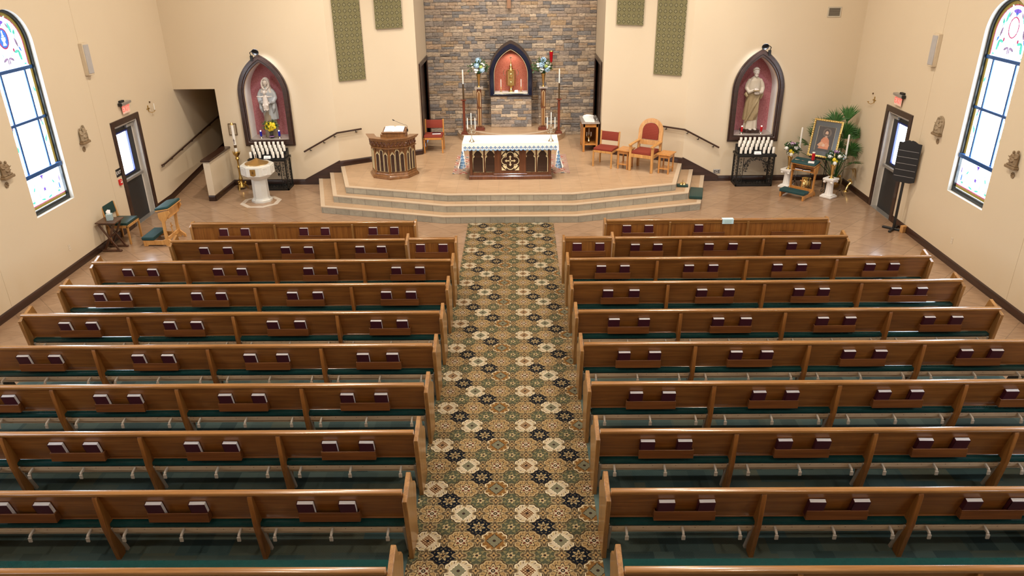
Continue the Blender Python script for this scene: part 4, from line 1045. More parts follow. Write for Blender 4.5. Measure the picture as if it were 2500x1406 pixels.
# --- bearded man, 1.55 m on a dark plinth
T = thing('statue', 'painted statue of a bearded man in brown robe holding a book, in the right niche', 'statue', (5.60, 18.17, 1.156))
MB().prism([(-.20, .14), (-.20, -.06), (-.10, -.15), (.20, -.15), (.20, .14)], 0, .075).build('plinth', DWOOD, T, bevel=.006)
m = MB()
loft(m, [(.08, 0, 0, .165, .125, .12, 8, 0), (.15, 0, 0, .155, .12, .10, 8, .1), (.45, 0, 0, .145, .11, .08, 8, .3), (.75, 0, 0, .14, .105, .05, 8, .5), (.95, 0, 0, .145, .10, .02, 7, .8), (1.10, 0, 0, .155, .10, .01, 7, 1), (1.22, 0, 0, .15, .09, 0, 6, 0), (1.28, 0, 0, .10, .07, 0, 6, 0), (1.32, 0, 0, .05, .05, 0, 6, 0)])
remesh(m.build('tunic', STUNIC, T), .008)
m = MB()
loft(m, [(.30, -.03, 0, .17, .13, .10, 9, 0), (.45, -.02, 0, .17, .13, .09, 9, .2), (.70, -.01, 0, .165, .125, .06, 9, .5), (.90, 0, 0, .162, .12, .03, 8, .8), (.99, 0, 0, .155, .11, 0, 8, 1)])
for i in range(5): m.tube([(.15-.03*i, -.09-.008*i, .96-.02*i), (.06-.03*i, -.135, .74-.05*i), (-.05-.025*i, -.13, .50-.05*i), (-.12-.01*i, -.10, .32-.02*i)], .018, 7)
for i in range(3): m.tube([(.10-.02*i, -.115, .78-.05*i), (.10-.03*i, -.13, .50-.03*i), (.07-.03*i, -.12, .36-.02*i)], [.02, .022, .006], 7)
m.tube([(-.10, -.01, 1.0), (-.15, -.02, .97), (-.19, -.05, .90), (-.16, -.09, .86)], [.02, .04, .055, .035], 8); m.tube([(.10, -.03, 1.0), (.155, -.04, .97), (.18, -.06, .9), (.15, -.08, .80)], [.02, .035, .045, .015], 8)
remesh(m.build('robe', SBROWN, T), .008)
m = MB()
m.tube([(-.05, 0, 1.25), (-.12, 0, 1.225), (-.165, -.01, 1.14), (-.185, -.03, 1.05), (-.14, -.11, .97), (-.04, -.15, 1.02)], [.03, .050, .055, .055, .050, .034], 10); m.tube([(.05, 0, 1.25), (.12, 0, 1.225), (.165, -.01, 1.14), (.185, -.03, 1.05), (.15, -.10, .96), (.08, -.15, .96)], [.03, .050, .055, .055, .048, .034], 10)
remesh(m.build('sleeves', STUNIC, T), .007)
m = MB(); head(m, (0, -.03, 1.425), .082, True); m.tube([(0, -.01, 1.28), (0, -.02, 1.38)], .042, 10)
hand(m, (-.045, -.16, 1.03), (1, -.1, .1), (0, -.6, 1), 1, 1.6); hand(m, (.075, -.16, .955), (-1, -.15, 0), (0, -1, .2), -1, 1.6)
for s in (-1, 1): m.ball((s*.06+.02, -.15, .095), (.035, .075, .022))
remesh(m.build('head_and_hands', SWHITE, T), .0045, 1)
m = MB(); m.ball((0, .0, 1.455), (.078, .088, .072), 16, 10); m.tube([(-.06, -.05, 1.47), (-.03, -.085, 1.495), (.02, -.088, 1.50), (.06, -.05, 1.47)], .018, 8); remesh(m.build('hair', statue_mat('statue_hair', (.42, .36, .29), (.5, .44, .36)), T), .006)
MB().box((-.07, -.225, 1.00), (.07, -.13, 1.028)).build('book', SBROWN, T, bevel=.004)

def sphere_flower(mb, c, r, kind, mat, rnd):
    c = Vector(c)
    if kind == 'mum':
        for k in range(26):
            z = 1-2*(k+.5)/26; a = k*2.39996; d = Vector((math.sqrt(1-z*z)*math.cos(a), math.sqrt(1-z*z)*math.sin(a), z))
            mb.tube([c, c+d*r*.7, c+d*r], [r*.10, r*.17, r*.06], 4, mat)
        mb.ball(c, r*.78, 8, 6, mat)
    else:
        for ring, (n, rr, tt) in enumerate(((7, 1, .25), (6, .8, .7), (5, .5, 1.1))):
            for k in range(n):
                a = 2*PI*k/n+ring*.4; d = Vector((math.cos(a)*math.cos(tt), -.5*math.cos(tt)+math.sin(a)*math.cos(tt)*.6-.3, math.sin(tt)*.5+math.sin(a)*.5)); mb.ball(c+d*r*.5*rr, (r*.36, r*.36, r*.3), 6, 4, mat)
def bouquet(par, c, R, blooms, leafn, rnd, leafR=1.25, leafmat=LEAF, up=.6):
    f = MB(); c = Vector(c)
    for k in range(leafn):
        a = rnd.uniform(0, 2*PI); e = rnd.uniform(-.35, 1.25); d = Vector((math.cos(a)*math.cos(e), math.sin(a)*math.cos(e)*.8, math.sin(e)*.9)); L = R*rnd.uniform(.7, leafR)
        p0 = c+Vector((0, 0, -R*.7)); p1 = c+d*L*.6; p2 = c+d*L
        f.tube([p0, p1], .003, 4)
        for j in range(6):
            q = p1.lerp(p2, j/5); s = d.orthogonal().normalized(); s.rotate(Matrix.Rotation(rnd.uniform(0, 6.28), 3, d)); w_ = R*.16
            f.add([q, q+s*w_+d*w_*.6, q+s*w_*1.6+d*w_*1.3, q+s*w_*.5+d*w_*1.2], [(0, 1, 2, 3)])
    o = f.build('foliage', leafmat, par, smooth=0); o['kind'] = 'stuff'
    for (x, y, z, r, kind, mt) in blooms:
        b = MB(); sphere_flower(b, (0, 0, 0), r, kind, 0, rnd); b.build('bloom', mt, par, tuple(c+Vector((x, y, z))))
        MB().tube([c+Vector((x*.9, y*.8, z*.9)), c+Vector((0, 0, -R*.75))], .003, 4).build('stem', leafmat, par)
rf = random.Random(21)
# yellow flowers in front of the woman
T = thing('flower_arrangement', 'yellow chrysanthemums in a glass vase at the feet of the veiled woman', 'flowers', (-5.99, 17.99, 1.156))
MB().lathe([(0, 0), (.045, 0), (.05, .01), (.042, .06), (.05, .12), (.062, .16), (.058, .16), (.045, .12), (.036, .06), (.03, .012), (0, .012)], n=20).build('vase', GLASS, T)
MB().tube([(.055*math.cos(a*.5), .055*math.sin(a*.5), .045) for a in range(13)], .012, 6).build('ribbon', FPURP, T)
bl = []
for k in range(17):
    a = k*2.4; r = .115*math.sqrt(k/17); bl.append((r*math.cos(a)*1.15, -.04-.03*math.cos(a), .02+r*math.sin(a)*.75, .050, 'mum', FYEL))
bl.append((.0, -.05, .085, .026, 'rose', REDG))
bouquet(T, (0, 0, .27), .15, bl, 70, rf, 1.35)
# glass votive lamps on the niche shelves
def shelf_candle(x, mat, lab, grp):
    T = thing('glass_candle', lab, 'candle', (x, 17.985, 1.156), 0, grp)
    MB().lathe([(0, 0), (.038, 0), (.03, .012), (.010, .03), (.018, .045), (.03, .05), (0, .05)], n=16).build('silver_base', SILVER, T)
    MB().lathe([(0, .05), (.026, .05), (.029, .16), (.027, .168), (0, .165)], n=16).build('glass', mat, T)
    MB().ball((0, 0, .178), (.014, .014, .012)).build('flame', FLAME, T)
shelf_candle(-6.245, BLUEG, 'lit blue glass candle left of the veiled woman statue', 'blue niche candles')
shelf_candle(-5.80, BLUEG, 'lit blue glass candle right of the veiled woman statue', 'blue niche candles')
shelf_candle(5.36, REDG, 'lit red glass candle left of the bearded man statue', 'red niche candles')
shelf_candle(5.83, REDG, 'lit red glass candle right of the bearded man statue', 'red niche candles')

# ------------------------------------------------------------------ altar and sanctuary furniture
ZP = .45
rg = MB().box((-.0, 0, 0), (2.77, 1.74, .008)).build('altar_rug', RUG, None, (-1.575, 17.16, ZP+.003)); tag(rg, 'red and cream patterned rug under the altar', 'rug')
A = thing('altar', 'dark carved wooden altar with gilded gothic arches and a cross', 'altar', (XC, 16.70, ZP))
def lobed(cx, z0, w, h):
    """outline of a cusped pointed arch panel"""
    zs = z0+h*.66; zc = z0+h*.70
    L = [(-w, z0), (w, z0), (w, zs-.03), (w*.97, zs), (w*.74, zc-.012), (w*.70, zc+.004), (w*.80, zc+.016), (w*.86, zc+.05)]
    L += [(w*.84*(1-t)**.75*1.0, zc+.05+(h-(zc+.05-z0))*(t**.85)) for t in (.15, .35, .55, .75, .9)]
    L += [(0, z0+h)]
    R = L+[(-x, z) for x, z in reversed(L[2:-1])]
    return [(cx+x, z) for x, z in R]
b = MB(); b.box((-.92, .02, .09), (.92, .56, .80)); b.box((-.36, -.0, .095), (.36, .03, .80))
for x in (-.90, .90): b.box((x-.03, -.005, .095), (x+.03, .03, .80))
b.build('body', MWOOD, A, bevel=.004)
b = MB().box((-.955, -.035, 0), (.955, .62, .078)); b.box((-.945, -.02, .078), (.945, .60, .094)); b.box((-.39, -.02, .094), (.39, .05, .135)); b.build('plinth', MWOOD, A, bevel=.008)
MB().box((-1.06, -.10, .79), (1.07, .66, .855)).build('tabletop', MWOOD, A, bevel=.006)
dk = MB(); gl = MB(); sp = MB()
for cx in (-.735, -.450, .453, .733):
    dk.prism(lobed(cx, .165, .112, .515), .0135, .0185, 'y')
    o_ = lobed(cx, .165, .118, .522); gl.tube([(x, .012, z) for x, z in o_], .0085, 6, closed=True)
    top = [(cx-.122, .735), (cx-.122, .585)]
    for s in (-1, 1):
        arcp = [(cx+s*.122*(1-t)**.75, .545+.15*t**.85) for t in (0, .2, .4, .6, .8, 1)]
        sp.prism([(cx+s*.122, .700)]+arcp, .008, .016, 'y'); sp.prism([(cx+s*.120, .49), (cx+s*.088, .515), (cx+s*.120, .55)], .008, .016, 'y')
dk.prism([(-.205, .20), (.205, .20), (.205, .665), (-.205, .665)], -.004, -.0005, 'y')
cz = .432; c4 = []
for k in range(4):
    a0 = k*PI/2; c = (.105*math.cos(a0), cz+.112*math.sin(a0)); c4 += arc(c[0], c[1], .092, a0-1.75, a0+1.75, 10)[:-1]
gl.tube([(x, -.008, z) for x, z in c4], .0085, 6, closed=True)
for sx in (-1, 1):
    for sz in (-1, 1):
        P = [(sx*.198, cz+sz*.222), (sx*.198, cz+sz*.13)]+[(sx*x, cz+sz*z) for x, z in ((.185, .15), (.165, .175), (.14, .197), (.115, .212))]+[(sx*.10, cz+sz*.222)]
        sp.prism(P, -.010, -.003, 'y')
        P = [(sx*.178, cz+sz*.105), (sx*.158, cz+sz*.145), (sx*.13, cz+sz*.172), (sx*.098, cz+sz*.195), (sx*.085, cz+sz*.155), (sx*.10, cz+sz*.125), (sx*.135, cz+sz*.10)]
        sp.prism(P, -.010, -.003, 'y')
cr = []
for k in range(4):
    a0 = k*PI/2; arm = [(0, .014), (.084, .012), (.080, .032), (.10, .022), (.125, 0), (.10, -.022), (.080, -.032), (.084, -.012), (0, -.014)]
    P = [(x*math.cos(a0)-y*math.sin(a0), cz+x*math.sin(a0)+y*math.cos(a0)) for x, y in arm]
    sp.prism(P, -.013, -.004, 'y')
dk.build('dark_panel', DWOOD, A); gl.build('gilt_tracery', GILT, A); sp.build('gilt_ornament', GILT, A)
# altar cloth: top, front flap with scallops, side drops
c = MB(); zt = .870; x0, x1, y0, y1 = -1.075, 1.085, -.13, .66
c.box((x0, y0, .858), (x1, y1, zt))
N_ = 22; fl = []; zb = .735
for i in range(N_*6+1):
    u = i/6; fl.append((x0+.02+(x1-x0-.04)*i/(N_*6), zb-.028*abs(math.sin(PI*u))))
c.prism([(x1, zt), (x0, zt)]+fl, y0-.012, y0-.004, 'y')
for s, xx in ((-1, x0), (1, x1)):
    ys = [y0+(y1-y0)*i/16 for i in range(17)]; top = [(xx, y, zt) for y in ys]
    bot = [(xx+s*(.045+.03*math.sin(i*1.9)+(.05 if i < 3 else 0)), y+(.02 if i else .0)-.02*math.cos(i), .285+.018*abs(math.sin(i*1.57))) for i, y in enumerate(ys)]
    mid = [(xx+s*(.018+.012*math.sin(i*1.9)), y, .56) for i, y in enumerate(ys)]
    vs = top+mid+bot; n = 17
    c.add(vs, [(r*n+i, r*n+i+1, (r+1)*n+i+1, (r+1)*n+i) for r in range(2) for i in range(n-1)])
    # front corner fold
    c.add([(xx, y0-.008, zt), (xx-s*.10, y0-.012, .60), (xx-s*.13, y0-.004, .31), (xx+s*.06, y0+.02, .29), (xx+s*.02, y0, .6)], [(0, 1, 4), (1, 2, 3, 4)]) if False else None
CL = c.build('altar_cloth', PLASTER, A, (0, 0, 0), smooth=.8); CL.parent = None; CL.location = A.location
tag(CL, 'white altar cloth with blue embroidered scalloped border', 'cloth')
EB = plain('blue_embroidery', (.05, .19, .42), .6, var=.3); EL = plain('light_blue_embroidery', (.30, .50, .72), .6, var=.2)
e = MB()
def motif(M, mat=0, k=1.0):
    for a in range(4):
        R = M @ Matrix.Rotation(a*PI/2, 4, 'Y')
        e.prism([(-.004*k, .004*k), (.004*k, .004*k), (.010*k, .018*k), (.013*k, .024*k), (0, .034*k), (-.013*k, .024*k), (-.010*k, .018*k)], -.001, .001, 'y', mat=mat, M=R)
for i in range(N_):
    cx = x0+.02+(x1-x0-.04)*(i+.5)/N_; M = Matrix.Translation((cx, y0-.0135, .775)); motif(M, 0)
    w_ = (x1-x0-.04)/N_
    for dx in (-.3, -.5): 
        e.prism([(cx+dx*w_-.007, .765), (cx+dx*w_, .775), (cx+dx*w_+.007, .765), (cx+dx*w_, .755)], y0-.0145, y0-.0125, 'y'); e.prism([(cx-dx*w_-.007, .765), (cx-dx*w_, .775), (cx-dx*w_+.007, .765), (cx-dx*w_, .755)], y0-.0145, y0-.0125, 'y')
    up = [(cx-w_*.48+w_*.96*j/8, .742-.018*math.sin(PI*j/8)+.006) for j in range(9)]; dn = [(cx-w_*.48+w_*.96*j/8, .728-.022*math.sin(PI*j/8)) for j in range(9)]
    e.prism(up+dn[::-1], y0-.0145, y0-.0125, 'y', mat=1)
    ln = [(cx-w_*.46+w_*.92*j/8, y0-.0145, .722-.024*math.sin(PI*j/8)) for j in range(9)]; e.tube(ln, .0022, 4, 0)
for s, xx in ((-1, x0), (1, x1)):
    for i in range(7):
        for j in range(3):
            yy = y0+.06+i*.105; zz = .40-.035*j if False else .36+.05*(j-1); zz = .36+.055*(j-1)
            fr_ = 1-(zz-.285)/.28; M = Matrix.Translation((xx+s*(.032+.045*max(0, fr_)), yy+(.03 if j % 2 else 0), zz)) @ Matrix.Rotation(PI/2, 4, 'Z'); motif(M, j % 2, 1.0)
    for j in range(7):
        M = Matrix.Translation((xx+s*(.004+.012*j), y0-.004+.006*j, .66-.058*j)) @ Matrix.Rotation(s*.9, 4, 'Z'); motif(M, j % 2, 1.1)
e.build('embroidered_border', [EB, EL], CL, smooth=0)['kind'] = 'stuff'
# hanging corner folds of the cloth, left and right
for s, xx in ((-1, x0), (1, x1)):
    f = MB(); P = [(xx, y0-.006, .862), (xx-s*.04, y0-.030, .66), (xx-s*.085, y0-.01, .31), (xx-s*.02, y0-.045, .325), (xx+s*.05, y0-.015, .27), (xx+s*.075, y0+.05, .285), (xx+s*.02, y0+.02, .60)]
    f.add(P, [(0, 1, 6), (1, 2, 3), (1, 3, 4), (1, 4, 6), (4, 5, 6)])
    o = f.build('cloth_corner', PLASTER, CL, smooth=.9); so = o.modifiers.new('s', 'SOLIDIFY'); so.thickness = .004
    e = MB()
    for j in range(8):
        t_ = (j+1)/9; M = Matrix.Translation((xx+s*(-.045*t_+.02*(j % 2)), y0-.040, .62-.33*t_)); motif(M, j % 2, .95)
        M = Matrix.Translation((xx+s*(.035*t_), y0-.036, .56-.28*t_)); motif(M, (j+1) % 2, .8)
    e.build('embroidered_border', [EB, EL], CL, smooth=0)['kind'] = 'stuff'
# candelabra on the altar
def candelabrum(x, lab):
    T = thing('candelabrum', lab, 'candelabrum', (x, 16.68, ZP+.871), 0, 'altar candelabra')
    m = MB().lathe([(0, 0), (.062, 0), (.058, .02), (.035, .05), (.022, .075), (.010, .10), (.014, .115), (.008, .13), (.008, .20), (.018, .215), (.008, .23), (.008, .33), (.016, .345), (.008, .36), (.006, .385), (0, .385)], n=10)
    for s in (-1, 1):
        m.tube([(0, 0, .22), (s*.04, 0, .20), (s*.075, 0, .215), (s*.09, 0, .25), (s*.085, 0, .29)], .006, 6)
        m.tube([(0, 0, .30), (s*.03, 0, .27), (s*.045, 0, .24), (s*.03, 0, .225), (s*.018, 0, .24)], .005, 6)
        m.lathe([(0, 0), (.008, 0), (.022, .012), (.024, .018), (.010, .018), (.010, .035), (0, .035)], (s*.085, 0, .285), 12)
        for q in range(5): m.ball((s*(.02+.015*q), -.008, .205+.01*math.sin(q*2)), .009, 6, 4)
    m.lathe([(0, 0), (.008, 0), (.022, .012), (.024, .018), (.010, .018), (.010, .035), (0, .035)], (0, 0, .375), 12)
    for q in range(8): m.ball((.028*math.cos(q*.8), .028*math.sin(q*.8), .262), .010, 6, 4)
    m.build('stand', SILVER, T)
    for dx, z, h in ((-.085, .305, .24), (0, .395, .26), (.085, .305, .24)):
        MB().lathe([(0, 0), (.0105, 0), (.0095, h-.01), (.004, h), (0, h)], n=10).build('taper_candle', WHITE, T, (dx, 0, z))
candelabrum(-1.06, 'silver three-branch candelabrum on left end of the altar'); candelabrum(.72, 'silver three-branch candelabrum on right end of the altar')

# ambo
AC = (-2.95, 17.28); V8 = [math.radians(a) for a in (177, 222, 267, 312, 357)]
am = thing('ambo', 'oak pulpit with gilded lancet panels left of the altar', 'pulpit', (AC[0], AC[1], ZP))
def ring(r): return [(r*math.cos(a), r*math.sin(a)) for a in V8]
def shell(mb, r0, r1, z0, z1, th=.04, rt=None):
    a = ring(r0); b = ring(r1); ai = ring(r0-th if rt is None else rt); bi = ring(r1-th if rt is None else rt); n = 5
    vs = [(*p, z0) for p in a]+[(*p, z1) for p in b]+[(*p, z1) for p in bi]+[(*p, z0) for p in ai]
    fs = []
    for i in range(n-1):
        for k in range(4):
            k2 = (k+1) % 4; fs.append((k*n+i, k*n+i+1, k2*n+i+1, k2*n+i))
    fs += [(0, n, 2*n, 3*n), (n-1, 2*n-1, 3*n-1, 4*n-1)]; mb.add(vs, fs)
m = MB(); shell(m, .585, .585, 0, .05, .1); shell(m, .565, .545, .05, .085, .1); shell(m, .535, .53, .085, .13, .08); m.build('plinth', AWOOD, am, bevel=.004)
m = MB(); shell(m, .50, .495, .12, .74, .05)
for a in V8[0:]: m.lathe([(0, .12), (.03, .12), (.026, .74), (0, .74)], (.497*math.cos(a), .497*math.sin(a), 0), 6)
m.build('body', AWOOD, am)
m = MB(); shell(m, .515, .515, .73, .74, .06); shell(m, .555, .56, .70, .725, .1); shell(m, .53, .545, .72, .875, .08); shell(m, .575, .59, .87, .90, .12)
m.build('cornice', AWOOD, am, bevel=.003)
m = MB(); shell(m, .60, .625, .90, .945, rt=.42); m.build('top_ledge', AWOOD, am, bevel=.005)
m = MB()
gi = MB(); dp = MB()
for k in range(4):
    p, q = ring(.502)[k], ring(.502)[k+1]; p = Vector((*p, 0)); q = Vector((*q, 0)); d = (q-p); L = d.length; d.normalize(); nrm = Vector((d.y, -d.x, 0))
    if nrm.dot(p) < 0: nrm = -nrm
    M = Matrix.Translation(p+nrm*.0) @ Matrix((( d.x, -nrm.x, 0), (d.y, -nrm.y, 0), (0, 0, 1))).to_4x4()
    for j, (cx, hh) in enumerate(((L*.5-.112, .44), (L*.5, .52), (L*.5+.112, .44))):
        w = .045; z0 = .165
        P = [(cx-w, z0), (cx+w, z0), (cx+w, z0+hh-.055), (cx+w*.55, z0+hh-.03), (cx+.012, z0+hh-.03), (cx+.014, z0+hh-.012), (cx, z0+hh), (cx-.014, z0+hh-.012), (cx-.012, z0+hh-.03), (cx-w*.55, z0+hh-.03), (cx-w, z0+hh-.055)]
        dp.prism(P, -.014, -.009, 'y', M=M)
        gi.tube([tuple(M @ Vector((x, -.016, z))) for x, z in P], .0045, 5, closed=True)
        O = [(cx-w-.006, z0+hh-.06), (cx-.02, z0+hh+.006), (cx, z0+hh+.02), (cx+.02, z0+hh+.006), (cx+w+.006, z0+hh-.06)]
        gi.tube([tuple(M @ Vector((x, -.015, z))) for x, z in O], .003, 5)
    # carved frieze
    p2, q2 = Vector((*ring(.545)[k], 0)), Vector((*ring(.545)[k+1], 0)); L2 = (q2-p2).length
    M2 = Matrix.Translation(p2) @ Matrix(((d.x, -nrm.x, 0), (d.y, -nrm.y, 0), (0, 0, 1))).to_4x4(); nn = 4
    for j in range(nn):
        cx = L2*(j+.5)/nn
        for z_, sg_ in ((.80, 1),):
            m.tube([tuple(M2 @ Vector((cx-.045+.09*t/8, -.002, z_+sg_*.045*math.sin(PI*2*t/8)))) for t in range(9)], .013, 6)
            m.ball(tuple(M2 @ Vector((cx-.02, -.0, .825))), .018, 8, 6); m.ball(tuple(M2 @ Vector((cx+.025, -.0, .775))), .018, 8, 6)
m.build('carved_frieze', MWOOD, am); gi.build('gilt_lancets', GILT, am); dp.build('dark_lancets', DWOOD, am)
m = MB(); m.prism([(-.33, .90), (-.33, 1.04), (.02, 1.10), (.02, .90)], -.10, .43, 'x'); m.box((-.115, -.345, 1.025), (.445, -.32, 1.06)); m.box((-.15, -.30, .93), (-.10, .02, 1.00))
m.build('book_desk', AWOOD, am, (-.07, -.0, 0), bevel=.006)
# open book and microphone (things of their own)
ob = MB()
for s in (-1, 1):
    P = [(0, .0), (s*.03, .022), (s*.10, .026), (s*.22, .012), (s*.225, .0)]
    ob.prism(P, -.15, .15, 'y')
o = ob.build('open_book', PAPER, None, (-2.86, 17.12, ZP+1.082), (math.radians(9.7), 0, 0)); tag(o, 'large open book lying on the desk of the pulpit', 'book')
MB().box((-.235, -.155, -.008), (.235, .155, -.001)).build('cover', MAROON, o)
T = thing('microphone', 'black gooseneck microphone on the right side of the pulpit desk', 'microphone', (-2.56, 17.15, ZP+1.02))
MB().lathe([(0, 0), (.012, 0), (.012, .06), (.006, .065), (0, .065)], n=10).build('base', BLACKP, T)
MB().tube([(0, 0, .06), (0, 0, .12), (-.015, -.01, .145), (-.08, -.03, .17), (-.19, -.06, .225), (-.28, -.09, .275)], .0035, 6).build('gooseneck', BLACKP, T)
MB().tube([(-.275, -.088, .272), (-.315, -.10, .295)], .011, 8).build('capsule', BLACKP, T)

# chairs
def side_chair(name, lab, loc, rz, fab, wd, w=.50, d=.46, seat=.41, top=.79, grp=None):
    T = thing(name, lab, 'chair', loc, rz, grp)
    for x in (-w/2, w/2-.035):
        MB().box((x, -d/2, 0), (x+.035, -d/2+.035, seat-.01)).build('leg', wd, T, bevel=.004)
        MB().prism([(d/2-.04, 0), (d/2, 0), (d/2+.0, seat-.05), (d/2+.045, top), (d/2+.015, top), (d/2-.04, seat-.02)], x, x+.035, 'x').build('leg', wd, T, bevel=.004)
    m = MB()
    for x in (-w/2+.008, w/2-.028): m.box((x, -d/2, seat-.06), (x+.02, d/2, seat-.01))
    for y in (-d/2+.005, d/2-.03): m.box((-w/2, y, seat-.06), (w/2, y+.022, seat-.01))
    m.build('seat_frame', wd, T, bevel=.003)
    MB().box((-w/2+.012, -d/2+.01, seat-.008), (w/2-.012, d/2-.01, seat+.048)).build('seat', fab, T, bevel=.016, seg=2)
    M = Matrix.Translation((0, d/2+.01, (seat+top)/2+.06)) @ Matrix.Rotation(-.12, 4, 'X')
    MB().box((-w/2+.036, -.018, -(top-seat)*.26), (w/2-.036, .018, (top-seat)*.30), M=M).build('backrest', fab, T, bevel=.012, seg=2)
    return T
side_chair('side_chair', 'oak side chair with red patterned seat in front of the left stone wall', (-2.215, 19.375, ZP), 0, REDF, HOAK, grp='red side chairs')
bk = MB().box((-.11, -.075, 0), (.11, .075, .03)).build('missal', MAROON, None, (-2.14, 19.36, ZP+.461), (0, 0, .12), bevel=.003); tag(bk, 'small maroon missal lying on the seat of the left red chair', 'book')
MB().box((-.112, -.0775, .003), (.108, -.074, .027)).build('page_block', PAPER, bk)
side_chair('side_chair', 'oak side chair with red patterned seat beside the arched armchair', (2.10, 17.83, ZP), math.radians(-28.5), REDF, LOAK, grp='red side chairs')
T = thing('arched_armchair', 'oak armchair with pointed arched red back right of the altar', 'chair', (2.985, 17.43, ZP), math.radians(-31))
w, d = .60, .56
for x in (-w/2, w/2-.055):
    MB().box((x, -d/2, 0), (x+.055, -d/2+.06, .60)).build('leg', LOAK, T, bevel=.006)
    MB().box((x, d/2-.06, 0), (x+.055, d/2, .62)).build('leg', LOAK, T, bevel=.006)
    MB().prism([(-d/2-.03, .60), (d/2, .62), (d/2, .655), (-d/2-.03, .635)], x-.008, x+.063, 'x').build('armrest', LOAK, T, bevel=.006)
m = MB()
for x in (-w/2+.01, w/2-.04): m.box((x, -d/2+.03, .33), (x+.03, d/2-.03, .41))
m.box((-w/2+.03, -d/2+.01, .33), (w/2-.03, -d/2+.045, .41)); m.box((-w/2+.03, d/2-.045, .33), (w/2-.03, d/2-.01, .41)); m.build('seat_frame', LOAK, T, bevel=.004)
MB().box((-w/2+.055, -d/2+.02, .405), (w/2-.055, d/2-.03, .475)).build('seat', REDF, T, bevel=.02, seg=2)
M = Matrix.Translation((0, d/2-.035, .52)) @ Matrix.Rotation(-.13, 4, 'X')
go = gothic(0, .30, .0, .34, .30, 10); gi_ = gothic(0, .205, .14, .34, .20, 10)
MB().prism([(-.30, -.10), (-.245, -.10), (-.245, .02), (.245, .02), (.245, -.10), (.30, -.10)]+go[2:], -.025, .025, 'y', [gi_], M=M).build('back_frame', LOAK, T, bevel=.005)
MB().prism(gothic(0, .198, .148, .34, .192, 10), -.040, .02, 'y', M=M).build('backrest', REDF, T, bevel=.012, seg=2)
def stool(lab, loc, rz):
    T = thing('small_side_table', lab, 'table', loc, rz, 'small oak side tables')
    MB().box((-.16, -.21, .44), (.16, .21, .465)).build('tabletop', HOAK, T, bevel=.004)
    for x in (-.13, .10):
        for y in (-.17, .14): MB().box((x, y, 0), (x+.032, y+.032, .44)).build('leg', HOAK, T, bevel=.003)
    m = MB(); m.box((-.12, -.165, .37), (.12, -.150, .44)); m.box((-.12, .150, .37), (.12, .165, .44)); m.box((-.125, -.15, .37), (-.11, .15, .44)); m.box((.11, -.15, .37), (.125, .15, .44)); m.build('apron', HOAK, T)
    MB().box((-.12, -.16, .10), (.12, .16, .12)).build('shelf', HOAK, T, bevel=.003)
stool('small oak side table between the red side chair and the arched armchair', (2.545, 17.60, ZP), math.radians(-30))
stool('small oak side table at right of the arched armchair', (3.44, 17.17, ZP), math.radians(-30))
# credence table
T = thing('credence_table', 'oak credence table with granite top near the right jamb', 'table', (1.84, 19.55, ZP))
for x in (-.19, .145):
    for y in (-.41, .36): MB().box((x, y, 0), (x+.05, y+.05, .73)).build('leg', HOAK, T, bevel=.004)
m = MB(); m.box((-.18, .38, .1), (.18, .40, .73)); m.box((-.185, -.40, .1), (-.165, .40, .73)); m.box((.165, -.40, .1), (.185, .40, .73)); m.box((-.19, -.41, .64), (.19, -.385, .73)); m.build('cabinet_body', HOAK, T)
MB().box((-.175, -.39, .17), (.175, .39, .20)).build('shelf', HOAK, T, bevel=.003)
MB().box((-.235, -.46, .731), (.225, .46, .765)).build('tabletop', GRANITE, T, bevel=.005)
o = MB().prism([(-.14, -.35), (.10, -.39), (.13, .10), (.10, .34), (-.16, .30)], 0, .006).build('folded_cloth', PAPER, None, (1.84, 19.55, ZP+.766)); tag(o, 'white cloth lying flat on the credence table', 'cloth')
o = MB().tube([(-.12, .0, .02), (-.03, .02, .03), (.06, -.01, .032), (.15, .0, .02)], [.02, .032, .032, .02], 8).build('rolled_towel', PLASTER, None, (1.82, 19.80, ZP+.772)); tag(o, 'rolled white towel at the back of the credence table', 'towel')
for k, (x, y) in enumerate(((1.99, 19.38), (1.975, 19.52))):
    o = MB().lathe([(0, 0), (.02, 0), (.032, .03), (.028, .06), (.012, .09), (.016, .11), (0, .11)], n=14).build('cruet', GLASS, None, (x, y, ZP+.766)); tag(o, 'small glass cruet on the credence table, %s one' % ('front' if k == 0 else 'rear'), 'cruet')
T = thing('brass_candlestick', 'brass candlestick with short candles on the credence shelf', 'candlestick', (1.82, 19.36, ZP+.201))
m = MB().lathe([(0, .02), (.05, .03), (.03, .06), (.012, .09), (.02, .11), (.01, .13), (.012, .19), (.025, .20), (0, .20)], n=12)
for k in range(3): a = k*2.1+.5; m.tube([(0, 0, .05), (.05*math.cos(a), .05*math.sin(a), .03), (.07*math.cos(a), .07*math.sin(a), .0)], .010, 6)
for s in (-1, 1): m.tube([(0, 0, .14), (s*.04, 0, .13), (s*.055, 0, .17)], .006, 6)
m.build('stand', GOLD, T)
for dx, z, h in ((0, .20, .17), (-.055, .17, .10), (.055, .17, .10)): MB().lathe([(0, 0), (.011, 0), (.011, h), (0, h)], n=10).build('candle', WHITE, T, (dx, 0, z))

